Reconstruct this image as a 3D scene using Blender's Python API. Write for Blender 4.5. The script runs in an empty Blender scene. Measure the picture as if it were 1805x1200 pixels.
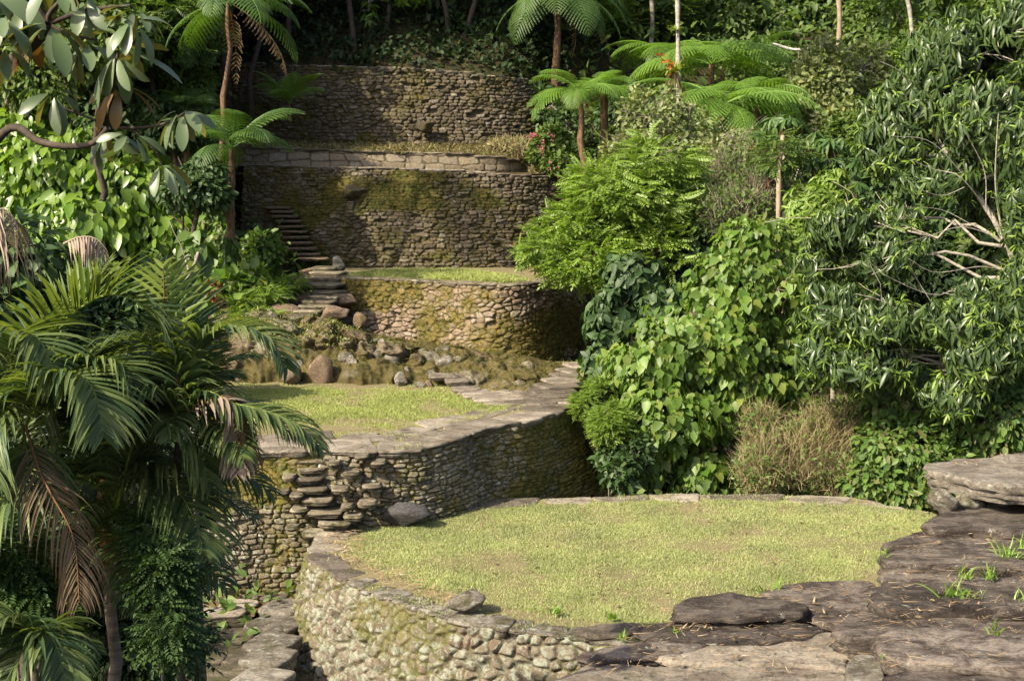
import bpy, math, random
import numpy as np
from mathutils import Matrix, Vector
R = np.random.default_rng(11)
random.seed(11)
SC = bpy.context.scene
COL = SC.collection
pi = math.pi

# ------------------------------------------------------------------ camera geometry (photo pixels -> world)
FOC = 2479.0
PIT = math.atan(330 / FOC)
cP, sP = math.cos(PIT), math.sin(PIT)

def ray(px, py):
    a = (px - 902.5) / FOC
    b = (600 - py) / FOC
    return np.array([a, cP + b * sP, -sP + b * cP])

def at(px, py, Y):
    r = ray(px, py)
    return r * (Y / r[1])

def onz(px, py, z):
    r = ray(px, py)
    return r * (z / r[2])

def sz(n, Y):
    return n / FOC * Y

# ------------------------------------------------------------------ noise
def hsh(i, j, k=0, seed=0):
    i = np.asarray(i, dtype=np.int64); j = np.asarray(j, dtype=np.int64); k = np.asarray(k, dtype=np.int64)
    h = (i * 374761393 + j * 668265263 + k * 2147483647 + seed * 974634777 + 12345) & 0xffffffff
    h = ((h ^ (h >> 13)) * 1274126177) & 0xffffffff
    h = ((h ^ (h >> 16)) * 2246822519) & 0xffffffff
    h = h ^ (h >> 15)
    return (h & 0xffffff) / float(0x1000000)

def vnoise(x, y, z=0.0, seed=0):
    x = np.asarray(x, float); y = np.asarray(y, float); z = np.asarray(z, float) + 0 * x
    xi, yi, zi = np.floor(x), np.floor(y), np.floor(z)
    fx, fy, fz = x - xi, y - yi, z - zi
    fx, fy, fz = [f * f * (3 - 2 * f) for f in (fx, fy, fz)]
    o = 0
    for dx in (0, 1):
        for dy in (0, 1):
            for dz in (0, 1):
                w = (fx if dx else 1 - fx) * (fy if dy else 1 - fy) * (fz if dz else 1 - fz)
                o = o + w * hsh(xi + dx, yi + dy, zi + dz, seed)
    return o * 2 - 1

def fbm(x, y, z=0.0, oct=4, seed=0):
    o = 0; a = 1; s = 0
    for k in range(oct):
        o = o + a * vnoise(np.asarray(x) * 2 ** k + 17 * k, np.asarray(y) * 2 ** k, np.asarray(z) * 2 ** k, seed + k)
        s += a; a *= .5
    return o / s

def sstep(a, b, x):
    t = np.clip((x - a) / (b - a), 0, 1)
    return t * t * (3 - 2 * t)

def nrm(v):
    v = np.asarray(v, float)
    return v / np.maximum(np.linalg.norm(v, axis=-1, keepdims=True), 1e-9)

def spline(pts, step):
    """Catmull-Rom through pts, resampled at about `step` metres"""
    p = np.asarray(pts, float)
    q = np.vstack([2 * p[0] - p[1], p, 2 * p[-1] - p[-2]])
    out = []
    for i in range(1, len(q) - 2):
        t = np.linspace(0, 1, 16, endpoint=False)[:, None]
        a, b, c, d = q[i - 1], q[i], q[i + 1], q[i + 2]
        out.append(.5 * (2 * b + (c - a) * t + (2 * a - 5 * b + 4 * c - d) * t ** 2 + (3 * b - a - 3 * c + d) * t ** 3))
    out = np.vstack(out + [p[-1:]])
    s = np.concatenate([[0], np.cumsum(np.linalg.norm(np.diff(out, axis=0), axis=1))])
    n = max(3, int(round(s[-1] / step)) + 1)
    ss = np.linspace(0, s[-1], n)
    return np.stack([np.interp(ss, s, out[:, k]) for k in range(out.shape[1])], 1), ss

def inside(P, poly):
    x, y = P[:, 0], P[:, 1]
    poly = np.asarray(poly)[:, :2]
    r = np.zeros(len(P), bool)
    j = len(poly) - 1
    for i in range(len(poly)):
        xi, yi = poly[i]; xj, yj = poly[j]
        c = ((yi > y) != (yj > y)) & (x < (xj - xi) * (y - yi) / (yj - yi + 1e-12) + xi)
        r ^= c
        j = i
    return r

# ------------------------------------------------------------------ object helpers
def tag(o, label=None, cat=None, group=None, kind=None):
    if label: o['label'] = label
    if cat: o['category'] = cat
    if group: o['group'] = group
    if kind: o['kind'] = kind
    return o

def mesh(name, V, faces, mat=None, smooth=True, attrs=None):
    """V (n,3); faces = list of int arrays (m,3) / (m,4)"""
    me = bpy.data.meshes.new(name)
    V = np.ascontiguousarray(V, dtype=np.float32)
    faces = [np.asarray(f, dtype=np.int32) for f in faces if len(f)]
    idx = np.concatenate([f.ravel() for f in faces])
    tot = np.concatenate([np.full(len(f), f.shape[1], np.int32) for f in faces])
    start = np.concatenate([[0], np.cumsum(tot)[:-1]]).astype(np.int32)
    me.vertices.add(len(V)); me.vertices.foreach_set('co', V.ravel())
    me.loops.add(len(idx)); me.loops.foreach_set('vertex_index', idx)
    me.polygons.add(len(tot)); me.polygons.foreach_set('loop_start', start)
    if smooth:
        me.polygons.foreach_set('use_smooth', np.ones(len(tot), bool))
    if attrs:
        for k, v in attrs.items():
            a = me.attributes.new(k, 'FLOAT', 'POINT')
            a.data.foreach_set('value', np.ascontiguousarray(v, dtype=np.float32))
    me.update(calc_edges=True)
    if mat: me.materials.append(mat)
    return me

def obj(name, me, parent=None, loc=None):
    o = bpy.data.objects.new(name, me)
    COL.objects.link(o)
    if parent is not None: o.parent = parent
    if loc is not None: o.location = loc
    return o

def thing(name, label, cat, loc=(0, 0, 0), group=None):
    o = bpy.data.objects.new(name, None); COL.objects.link(o)
    o.empty_display_size = .1
    o.location = [float(c) for c in loc]
    return tag(o, label, cat, group)

class Geo:
    def __init__(s): s.v = []; s.t = []; s.q = []; s.n = 0
    def add(s, V, tris=None, quads=None):
        s.v.append(np.asarray(V, float))
        if tris is not None and len(tris): s.t.append(np.asarray(tris) + s.n)
        if quads is not None and len(quads): s.q.append(np.asarray(quads) + s.n)
        s.n += len(V)
    def tube(s, pts, rad, n=6):
        p = np.asarray(pts, float); m = len(p)
        rad = np.broadcast_to(np.asarray(rad, float), (m,))
        t = nrm(np.gradient(p, axis=0))
        ref = np.tile([0.31, .22, .92], (m, 1))
        ref[np.abs((t * ref).sum(1)) > .93] = [1, 0, 0]
        a = nrm(np.cross(t, ref)); b = np.cross(t, a)
        an = np.linspace(0, 2 * pi, n, endpoint=False)
        V = p[:, None] + rad[:, None, None] * (a[:, None] * np.cos(an)[None, :, None] + b[:, None] * np.sin(an)[None, :, None])
        i = np.arange(m - 1)[:, None] * n; j = np.arange(n)[None]
        q = np.stack([i + j, i + (j + 1) % n, i + n + (j + 1) % n, i + n + j], -1).reshape(-1, 4)
        s.add(V.reshape(-1, 3), None, q)
    def build(s, name, mat, off=None, smooth=True):
        V = np.vstack(s.v)
        if off is not None: V = V - np.asarray(off)
        f = []
        if s.t: f.append(np.vstack(s.t))
        if s.q: f.append(np.vstack(s.q))
        return mesh(name, V, f, mat, smooth)

def bent(a, b, sag=0., wob=.05, n=6):
    a = np.asarray(a, float); b = np.asarray(b, float)
    t = np.linspace(0, 1, n)[:, None]
    L = np.linalg.norm(b - a)
    w = R.normal(size=(n, 3)) * wob * L * np.sin(pi * t)
    p = a + (b - a) * t + w
    p[:, 2] += sag * L * np.sin(pi * t[:, 0])
    return p

# ------------------------------------------------------------------ materials
class NT:
    def __init__(s, name):
        s.m = bpy.data.materials.new(name); s.m.use_nodes = True
        s.t = s.m.node_tree; s.t.nodes.clear()
    def n(s, typ, **kw):
        nd = s.t.nodes.new(typ)
        ins = kw.pop('i', {})
        for k, v in kw.items(): setattr(nd, k, v)
        for k, v in ins.items():
            if isinstance(v, bpy.types.NodeSocket): s.t.links.new(v, nd.inputs[k])
            else: nd.inputs[k].default_value = v
        return nd
    def noise(s, vec, scale, detail=5, rough=.6, dist=0):
        nd = s.n('ShaderNodeTexNoise', i={'Scale': scale, 'Detail': detail, 'Roughness': rough, 'Distortion': dist})
        s.t.links.new(vec, nd.inputs['Vector'])
        return nd.outputs['Fac']
    def ramp(s, fac, stops, interp='LINEAR'):
        nd = s.n('ShaderNodeValToRGB', i={'Fac': fac})
        cr = nd.color_ramp; cr.interpolation = interp
        while len(cr.elements) < len(stops): cr.elements.new(.5)
        for e, (p, c) in zip(cr.elements, stops):
            e.position = p
            e.color = (c, c, c, 1) if not hasattr(c, '__len__') else tuple(c) + (1,)
        return nd.outputs['Color']
    def mix(s, fac, a, b, blend='MIX'):
        nd = s.n('ShaderNodeMix', data_type='RGBA', blend_type=blend)
        for k, v in (('Factor', fac), ('A', a), ('B', b)):
            sock = [q for q in nd.inputs if q.name == k and (q.type == ('VALUE' if k == 'Factor' else 'RGBA'))][0]
            if isinstance(v, bpy.types.NodeSocket): s.t.links.new(v, sock)
            else: sock.default_value = v if k == 'Factor' else tuple(v) + (1,)
        return [q for q in nd.outputs if q.type == 'RGBA'][0]
    def mul(s, a, b, op='MULTIPLY'):
        nd = s.n('ShaderNodeMath', operation=op)
        for k, v in enumerate((a, b)):
            if isinstance(v, bpy.types.NodeSocket): s.t.links.new(v, nd.inputs[k])
            else: nd.inputs[k].default_value = v
        return nd.outputs[0]
    def bump(s, h, strength, dist=.02):
        return s.n('ShaderNodeBump', i={'Height': h, 'Strength': strength, 'Distance': dist}).outputs[0]
    def out(s, shader):
        o = s.n('ShaderNodeOutputMaterial'); s.t.links.new(shader, o.inputs['Surface']); return s.m
    def pos(s):
        return s.n('ShaderNodeNewGeometry').outputs['Position']

def stone_mat(name, pal, joint, moss_lo, moss_hi, moss=(.05, .06, .012), moss2=(.11, .085, .02), lichen=.66, lich=(.36, .38, .3), jw=1., bump=.6):
    """rubble walling: per-stone colour, moss in patches, lichen spots, earth in the joints"""
    N = NT(name); P = N.pos()
    st = N.n('ShaderNodeAttribute', attribute_name='stone').outputs['Fac']
    jo = N.n('ShaderNodeAttribute', attribute_name='joint').outputs['Fac']
    c = N.ramp(st, [(i / (len(pal) - 1), p) for i, p in enumerate(pal)])
    n1 = N.noise(P, 14, 6, .7)
    c = N.mix(N.ramp(n1, [(.3, 0), (.75, 1)]), c, (.05, .045, .035), 'MIX') if False else N.mix(.75, c, N.ramp(n1, [(.25, (.35, .33, .3)), (.7, (1.25, 1.22, 1.15))]), 'MULTIPLY')
    li = N.ramp(N.noise(P, 7, 9, .75), [(lichen - .05, 0), (lichen + .03, 1)])
    c = N.mix(li, c, lich)
    li2 = N.ramp(N.noise(P, 27, 4, .65), [(.61, 0), (.67, .8)])
    c = N.mix(li2, c, (.24, .25, .19))
    mo = N.noise(P, 1.1, 8, .72)
    mo2 = N.noise(P, 9, 5, .7)
    mm = N.mul(N.mul(mo, .6), N.mul(mo2, .4), 'ADD')
    mm = N.mul(mm, N.mul(jo, .13), 'ADD')
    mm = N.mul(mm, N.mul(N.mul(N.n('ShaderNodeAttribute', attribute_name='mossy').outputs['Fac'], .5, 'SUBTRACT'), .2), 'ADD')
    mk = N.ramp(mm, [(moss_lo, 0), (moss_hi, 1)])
    mcol = N.mix(N.ramp(N.noise(P, 3.3, 5, .7), [(.4, 0), (.62, 1)]), moss, moss2)
    mcol = N.mix(.7, mcol, N.ramp(N.noise(P, 40, 3, .6), [(.3, (.5, .5, .45)), (.7, (1.5, 1.5, 1.3))]), 'MULTIPLY')
    c = N.mix(N.mul(jo, .75 * jw), c, joint)
    c = N.mix(mk, c, mcol)
    b = N.bump(N.noise(P, 26, 8, .75), bump, .03)
    s = N.n('ShaderNodeBsdfPrincipled', i={'Base Color': c, 'Roughness': .9, 'Normal': b})
    s.inputs['Specular IOR Level'].default_value = .25
    return N.out(s.outputs[0])

def slab_mat(name, a, b_, lich=.7, streak=1., moss=.0):
    N = NT(name); P = N.pos()
    inf = N.n('ShaderNodeObjectInfo').outputs['Random']
    mp = N.n('ShaderNodeMapping', i={'Vector': P, 'Scale': (1, 1.5, 3), 'Rotation': (0, 0, .5)}).outputs[0]
    n = N.noise(mp, 1.7, 10, .72, .35)
    c = N.mix(N.ramp(n, [(.42, 0), (.58, 1)]), a, b_)
    c = N.mix(.85, c, N.ramp(inf, [(0, (.5, .46, .44)), (.5, (1, .97, .95)), (1, (1.6, 1.58, 1.6))]), 'MULTIPLY')
    c = N.mix(.7, c, N.ramp(N.noise(P, 22, 6, .7), [(.3, (.45, .44, .43)), (.7, (1.4, 1.4, 1.4))]), 'MULTIPLY')
    li = N.ramp(N.noise(P, 6, 8, .75), [(lich - .05, 0), (lich + .04, 1)])
    c = N.mix(N.mul(li, .8), c, (.33, .34, .29))
    if moss:
        c = N.mix(N.ramp(N.noise(P, 2.4, 7, .7), [(1 - moss - .06, 0), (1 - moss + .06, 1)]), c, (.055, .053, .018))
    c = N.mix(N.ramp(N.noise(P, 60, 2, .5), [(.66, 0), (.74, .7)]), c, (.32, .3, .25))
    vo = N.n('ShaderNodeTexVoronoi', feature='DISTANCE_TO_EDGE', i={'Scale': 1.5}); N.t.links.new(N.n('ShaderNodeVectorMath', operation='ADD', i={0: mp, 1: N.n('ShaderNodeTexNoise', i={'Scale': 2.5, 'Detail': 6, 'Roughness': .7, 'Vector': P}).outputs['Color']}).outputs[0], vo.inputs['Vector'])
    ck = N.ramp(vo.outputs['Distance'], [(0, 1), (.012, 0)])
    c = N.mix(N.mul(ck, .6), c, (.03, .026, .018))
    h = N.mul(N.mul(N.noise(mp, 6, 9, .78), N.mul(N.noise(P, 34, 6, .75), .5), 'ADD'), N.mul(ck, .5), 'SUBTRACT')
    bm = N.bump(h, .9, .05)
    s = N.n('ShaderNodeBsdfPrincipled', i={'Base Color': c, 'Roughness': .74, 'Normal': bm})
    s.inputs['Specular IOR Level'].default_value = .3
    return N.out(s.outputs[0])

def leaf_mat(name, cols, rough=.45, trans=.3, tcol=None, spec=.5, back=None, var=.5):
    N = NT(name)
    g = N.n('ShaderNodeNewGeometry')
    rn = g.outputs['Random Per Island']
    c = N.ramp(rn, [(i / max(1, len(cols) - 1), p) for i, p in enumerate(cols)])
    big = N.noise(g.outputs['Position'], .9, 3, .6)
    c = N.mix(var, c, N.ramp(big, [(.3, (.6, .62, .6)), (.7, (1.45, 1.4, 1.3))]), 'MULTIPLY')
    if back is not None:
        c = N.mix(g.outputs['Backfacing'], c, back)
    s = N.n('ShaderNodeBsdfPrincipled', i={'Base Color': c, 'Roughness': rough})
    s.inputs['Specular IOR Level'].default_value = spec
    tc = N.mix(1., c, tcol or (1.5, 1.6, .5), 'MULTIPLY')
    t = N.n('ShaderNodeBsdfTranslucent', i={'Color': tc})
    m = N.n('ShaderNodeMixShader', i={'Fac': trans, 1: s.outputs[0], 2: t.outputs[0]})
    return N.out(m.outputs[0])

def simple_mat(name, a, b, scale=6, rough=.9, bump=.3, detail=6, stretch=(1, 1, 1), spec=.25):
    N = NT(name); P = N.pos()
    mp = N.n('ShaderNodeMapping', i={'Vector': P, 'Scale': stretch}).outputs[0]
    n = N.noise(mp, scale, detail, .7)
    c = N.ramp(n, [(.33, a), (.67, b)])
    s = N.n('ShaderNodeBsdfPrincipled', i={'Base Color': c, 'Roughness': rough, 'Normal': N.bump(n, bump, .03)})
    s.inputs['Specular IOR Level'].default_value = spec
    return N.out(s.outputs[0])

def ground_mat(name, cols, scale=1.3, fine=30):
    N = NT(name); P = N.pos()
    n = N.noise(P, scale, 8, .7)
    c = N.ramp(n, [(.3 + .4 * i / (len(cols) - 1), p) for i, p in enumerate(cols)])
    f = N.noise(P, fine, 5, .7)
    c = N.mix(.8, c, N.ramp(f, [(.3, (.45, .45, .45)), (.7, (1.45, 1.45, 1.45))]), 'MULTIPLY')
    s = N.n('ShaderNodeBsdfPrincipled', i={'Base Color': c, 'Roughness': .95, 'Normal': N.bump(f, .8, .03)})
    s.inputs['Specular IOR Level'].default_value = .15
    return N.out(s.outputs[0])

M = {}
M['wall_near'] = stone_mat('lichen_cobble', [(.1, .082, .06), (.16, .135, .1), (.125, .105, .08), (.19, .17, .135), (.15, .105, .075), (.1, .09, .078)], (.085, .072, .04), .53, .63,
                           moss=(.07, .074, .026), moss2=(.115, .1, .04), lichen=.54, lich=(.215, .23, .18))
M['wall_b'] = stone_mat('mossy_drystone', [(.1, .08, .055), (.18, .155, .11), (.13, .105, .075), (.24, .215, .165), (.12, .095, .07)], (.05, .044, .018), .44, .58,
                        moss=(.07, .075, .015), moss2=(.15, .115, .03), lichen=.6)
M['wall_c'] = stone_mat('brown_moss_drystone', [(.14, .1, .07), (.22, .17, .13), (.27, .2, .15), (.17, .13, .1), (.3, .26, .22)], (.06, .045, .018), .43, .57,
                        moss=(.075, .066, .016), moss2=(.125, .093, .028), lichen=.64)
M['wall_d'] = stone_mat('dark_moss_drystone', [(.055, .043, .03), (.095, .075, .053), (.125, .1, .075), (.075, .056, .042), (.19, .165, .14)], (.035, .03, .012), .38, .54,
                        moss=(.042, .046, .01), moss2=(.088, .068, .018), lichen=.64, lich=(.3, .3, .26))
M['wall_e'] = stone_mat('pale_block', [(.17, .14, .1), (.24, .2, .145), (.2, .17, .13), (.28, .24, .19)], (.05, .04, .02), .6, .7,
                        moss=(.08, .07, .02), moss2=(.12, .1, .03), lichen=.7)
M['slab_near'] = slab_mat('dark_slab', (.042, .031, .025), (.155, .132, .112), .64)
M['slab_grey'] = slab_mat('grey_flagstone', (.135, .112, .086), (.25, .22, .175), .64, moss=.36)
M['slab_pale'] = slab_mat('pale_lichened_slab', (.2, .175, .14), (.34, .315, .27), .6)
M['step_dark'] = slab_mat('shade_darkened_mossy_step', (.055, .045, .032), (.12, .1, .07), .7, moss=.45)  # mossy step colour darkened so that it carries the shade
M['slab_moss'] = slab_mat('mossy_step', (.12, .1, .07), (.24, .21, .15), .62, moss=.42)
M['rock'] = slab_mat('lichen_rock', (.1, .085, .065), (.22, .2, .165), .58, moss=.42)
M['rock_moss'] = slab_mat('mossy_rock', (.09, .075, .05), (.17, .15, .11), .66, moss=.52)
M['rock_dark'] = slab_mat('slate_rock', (.07, .07, .075), (.14, .14, .145), .7)
M['earth'] = ground_mat('bare_earth', [(.05, .042, .018), (.1, .07, .032), (.15, .105, .055), (.085, .075, .022)], 1.6, 22)
M['bank'] = stone_mat('earth_and_rock', [(.075, .056, .034), (.12, .09, .056), (.15, .125, .09), (.1, .075, .045), (.19, .175, .14), (.09, .064, .038)], (.04, .029, .013), .45, .6, moss=(.056, .046, .015), moss2=(.088, .068, .025), lichen=.66, jw=.8)
M['litter'] = ground_mat('leaf_litter', [(.018, .02, .008), (.04, .032, .016), (.03, .035, .012)], .8, 18)
M['turf'] = ground_mat('turf_soil', [(.13, .12, .055), (.2, .165, .09), (.15, .16, .06)], .9, 35)
M['bark'] = simple_mat('grey_bark', (.1, .085, .065), (.26, .23, .19), 9, stretch=(1, 1, .5))
M['bark_pale'] = simple_mat('pale_bark', (.15, .13, .1), (.4, .37, .31), 7, stretch=(1, 1, 2.5))
M['bark_dark'] = simple_mat('dark_bark', (.03, .024, .018), (.085, .065, .05), 12)
M['bark_tan'] = simple_mat('tan_bark', (.17, .13, .09), (.34, .27, .19), 9, stretch=(1, 1, .5))
M['fern_bark'] = simple_mat('fern_trunk_bark', (.05, .03, .018), (.2, .12, .07), 16, stretch=(1, 1, .35))
M['palm_bark'] = simple_mat('ringed_palm_bark', (.09, .07, .055), (.27, .22, .18), 5, stretch=(.4, .4, 6))
M['crownshaft'] = simple_mat('crownshaft', (.1, .045, .018), (.2, .1, .04), 3, rough=.5)
M['lf_mango'] = leaf_mat('dark_glossy_leaf', [(.032, .06, .022), (.05, .088, .027), (.085, .13, .036), (.042, .072, .024)], .36, .27, spec=.42)
M['lf_heart'] = leaf_mat('heart_leaf', [(.07, .14, .02), (.1, .18, .028), (.14, .22, .035), (.08, .145, .03), (.12, .2, .035), (.16, .24, .05), (.18, .22, .045), (.1, .16, .03), (.06, .11, .02)], .45, .4, spec=.35)
M['lf_shrub'] = leaf_mat('bright_ovate_leaf', [(.09, .17, .022), (.13, .22, .03), (.18, .27, .04), (.08, .14, .022)], .34, .38)
M['lf_feather'] = leaf_mat('small_leaflet', [(.1, .175, .024), (.14, .225, .032), (.19, .27, .045), (.11, .165, .03)], .5, .34)
M['lf_dark'] = leaf_mat('deep_green_leaf', [(.03, .06, .022), (.045, .085, .026), (.065, .105, .035)], .5, .26, spec=.3)
M['lf_shade'] = leaf_mat('shade_darkened_leaf', [(.012, .028, .01), (.02, .04, .012), (.03, .05, .015)], .6, .2, spec=.25)  # leaf green darkened to put deep forest shade into the colour
M['lf_mid'] = leaf_mat('forest_leaf', [(.05, .095, .02), (.08, .135, .03), (.12, .17, .04), (.065, .1, .028)], .5, .34, spec=.3)
M['lf_pale'] = leaf_mat('pale_twig_leaf', [(.1, .14, .045), (.15, .19, .06), (.2, .22, .09), (.12, .14, .06)], .55, .3)
M['lf_vine'] = leaf_mat('vine_leaf', [(.055, .11, .024), (.085, .155, .03), (.12, .19, .04), (.11, .11, .04)], .5, .32, spec=.35)
M['lf_scheff'] = leaf_mat('leathery_leaf', [(.085, .12, .065), (.11, .15, .08), (.09, .135, .055)], .36, .22, back=(.16, .15, .05), spec=.45)
M['lf_scheff_old'] = leaf_mat('leathery_old_leaf', [(.15, .1, .03), (.2, .11, .04), (.11, .11, .03)], .4, .3, tcol=(1.5, 1.1, .4))
M['lf_fern'] = leaf_mat('fern_pinnule', [(.04, .09, .018), (.06, .12, .024), (.08, .14, .03)], .5, .36)  # darker copy of the fern leaf, shade put into the colour
M['lf_fern_lit'] = leaf_mat('fern_pinnule_lit', [(.09, .18, .025), (.12, .22, .03), (.15, .25, .04)], .5, .38)  # brighter copy of the fern leaf, sunlight put into the colour
M['lf_fern_dead'] = leaf_mat('dead_fern', [(.16, .1, .05), (.22, .15, .08), (.1, .08, .035)], .8, .2, tcol=(1.3, 1, .6))
M['lf_palm'] = leaf_mat('palm_leaflet', [(.035, .07, .03), (.1, .14, .05), (.145, .185, .07)], .42, .34, tcol=(1.5, 1.5, .4), spec=.3)
M['lf_palm_young'] = leaf_mat('young_palm_leaflet', [(.16, .22, .04), (.2, .26, .05)], .4, .4)
M['lf_palm_dead'] = leaf_mat('dead_palm_leaflet', [(.16, .11, .065), (.22, .16, .1), (.11, .08, .045)], .75, .18, tcol=(1.3, 1, .6), spec=.2)
M['lf_palm_grey'] = leaf_mat('bleached_palm_leaflet', [(.2, .16, .13), (.28, .23, .19), (.15, .11, .09)], .8, .15, tcol=(1.1, 1, .8), spec=.2)
M['grass'] = leaf_mat('lawn_blade', [(.18, .25, .075), (.26, .32, .11), (.38, .37, .2), (.28, .33, .13), (.44, .41, .27)], .6, .3, tcol=(1.2, 1.3, .6), spec=.2, var=.45)
M['grass_b'] = leaf_mat('lawn_blade_bright', [(.2, .26, .065), (.28, .32, .1), (.37, .37, .17)], .6, .3, tcol=(1.2, 1.3, .6), spec=.2, var=.4)
M['grass_tuft'] = leaf_mat('tuft_blade', [(.12, .22, .03), (.2, .3, .05)], .5, .35)
M['dry'] = leaf_mat('dry_stem', [(.24, .19, .1), (.34, .28, .17), (.18, .15, .08), (.22, .22, .09)], .8, .15, tcol=(1.1, 1, .7), spec=.15)
M['twig'] = leaf_mat('grey_twig', [(.17, .15, .11), (.27, .24, .18), (.12, .11, .08)], .8, .1, tcol=(1, 1, .8), spec=.15)
M['straw'] = leaf_mat('fallen_straw', [(.3, .2, .1), (.42, .32, .2), (.24, .13, .06), (.5, .42, .3)], .7, .1, tcol=(1, 1, .8), spec=.2)
M['pink'] = leaf_mat('pink_petal', [(.4, .07, .12), (.45, .14, .19), (.3, .04, .06)], .6, .3, tcol=(1, .6, .6))
M['red'] = leaf_mat('red_bract', [(.55, .05, .02), (.6, .1, .03)], .5, .3, tcol=(1, .5, .4))
M['brom'] = leaf_mat('bromeliad_leaf', [(.16, .25, .03), (.24, .3, .05), (.2, .22, .05)], .45, .35)
M['redleaf'] = leaf_mat('red_brown_leaf', [(.2, .06, .03), (.15, .06, .03), (.08, .06, .025)], .5, .3, tcol=(1.2, .8, .5))
M['log'] = simple_mat('bleached_log', (.3, .28, .25), (.6, .57, .52), 4, stretch=(3, 3, 3))

M['moss_blade'] = leaf_mat('moss_blade', [(.05, .06, .014), (.09, .085, .022), (.07, .1, .02), (.13, .1, .035)], .8, .2, tcol=(1.2, 1.2, .6), spec=.1)

# ------------------------------------------------------------------ dry-stone walls: packed stones as real relief
def cells(u, w, cw, ch, jit, seed, coursed):
    """returns (stone id random, distance to joint 0.., tilt) for packed stones, u along, w up (metres)"""
    U = u / cw; W = w / ch
    if coursed:
        W = W + .18 * vnoise(W * .9, 0 * W, 0, seed + 5)
    r = np.floor(W)
    F1 = np.full(u.shape, 9.); F2 = np.full(u.shape, 9.)
    I1 = np.zeros(u.shape); DX = np.zeros(u.shape); DY = np.zeros(u.shape)
    for dj in (-1, 0, 1):
        rr = r + dj
        off = hsh(rr, 0 * rr, 3, seed) * 1.0 if coursed else 0 * rr
        k0 = np.floor(U - off)
        for di in (-1, 0, 1):
            kk = k0 + di
            cx = kk + off + .5 + (hsh(kk, rr, 1, seed) - .5) * jit
            cy = rr + .5 + (hsh(kk, rr, 2, seed) - .5) * jit * (.45 if coursed else 1)
            dx = U - cx; dy = W - cy
            if coursed:
                d = (np.abs(dx) ** 3.2 + np.abs(dy) ** 3.2) ** (1 / 3.2)
            else:
                d = np.sqrt(dx * dx + dy * dy)
            d = d - .38 * (hsh(kk, rr, 4, seed) - .5)
            idv = hsh(kk, rr, 7, seed)
            c = d < F1
            F2 = np.where(c, F1, np.minimum(F2, d))
            I1 = np.where(c, idv, I1); DX = np.where(c, dx, DX); DY = np.where(c, dy, DY)
            F1 = np.where(c, d, F1)
    return I1, F2 - F1, DX, DY

def wall_relief(name, rim, H, batter, cw, ch, depth, res, mat, seed=1, fill=.55, moss_shade_u=0., jit=.75, coursed=False, parent=None, round_=.28, lump=.05):
    """rim: ordered so that the outward side is to the right of the direction of travel"""
    p, s = spline(rim, res)
    H = np.interp(s, np.linspace(0, s[-1], len(np.atleast_1d(H))), np.atleast_1d(H))
    batter = np.interp(s, np.linspace(0, s[-1], len(np.atleast_1d(batter))), np.atleast_1d(batter))
    t = np.gradient(p, axis=0); t[:, 2] = 0; t = nrm(t)
    # smooth tangents so that the batter does not fold
    for _ in range(max(2, int(.5 / res))):
        t[1:-1] = (t[:-2] + t[1:-1] * 2 + t[2:]) / 4
    t = nrm(t)
    out = np.stack([t[:, 1], -t[:, 0], 0 * t[:, 0]], 1)
    nv = max(6, int(H.max() / res) + 1)
    v = np.linspace(0, 1, nv)
    h = H[:, None] * v[None]
    pos = p[:, None, :] + out[:, None, :] * (batter[:, None] * h)[..., None]
    pos[..., 2] -= h
    n = nrm(out + np.array([0, 0, 1]) * batter[:, None])[:, None, :]
    u = np.broadcast_to(s[:, None], h.shape); w = pos[..., 2]
    uu = u + .07 * fbm(u * 1.6, w * 1.6, 0, 3, seed) + .045 * vnoise(u * 5, w * 5, 0, seed + 3)
    ww = w + .10 * vnoise(u * .45, w * .5, 0, seed + 9) + .035 * fbm(u * 2.6, w * 2.6, 5, 3, seed + 2)
    I, e, dx, dy = cells(uu, ww, cw, ch, jit, seed, coursed)
    prof = sstep(0, round_, e)
    i2 = (I * 7919.0) % 1.0; i3 = (I * 3571.0) % 1.0; i4 = (I * 911.0) % 1.0
    d = depth * (prof * (.55 + .9 * i2) + (dx * (i3 - .5) + dy * (i4 - .62)) * 1.1 * prof)
    d = np.where(i2 < .05, -depth * .7 * prof, d)
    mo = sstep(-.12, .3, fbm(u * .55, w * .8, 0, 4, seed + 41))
    mo = np.clip(mo + np.interp(s, np.linspace(0, s[-1], len(np.atleast_1d(moss_shade_u))), np.atleast_1d(moss_shade_u))[:, None], 0, 1.6)
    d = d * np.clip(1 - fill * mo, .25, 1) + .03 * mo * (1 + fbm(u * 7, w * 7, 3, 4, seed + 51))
    d = d + .25 * depth * fbm(u * 9, w * 9, 0, 3, seed + 21) + lump * fbm(u * .7, w * .7, 0, 3, seed + 31)
    d *= sstep(0, .04, v)[None] * .6 + .4
    pos = pos + n * d[..., None]
    nu = len(p)
    i = np.arange(nu - 1)[:, None] * nv; j = np.arange(nv - 1)[None]
    q = np.stack([i + j, i + j + 1, i + nv + j + 1, i + nv + j], -1).reshape(-1, 4)
    me = mesh(name, pos.reshape(-1, 3), [q], mat, True, {'stone': I.ravel(), 'joint': (1 - sstep(.0, .17, e)).ravel(), 'mossy': mo.ravel()})
    return obj(name, me, parent)

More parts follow.
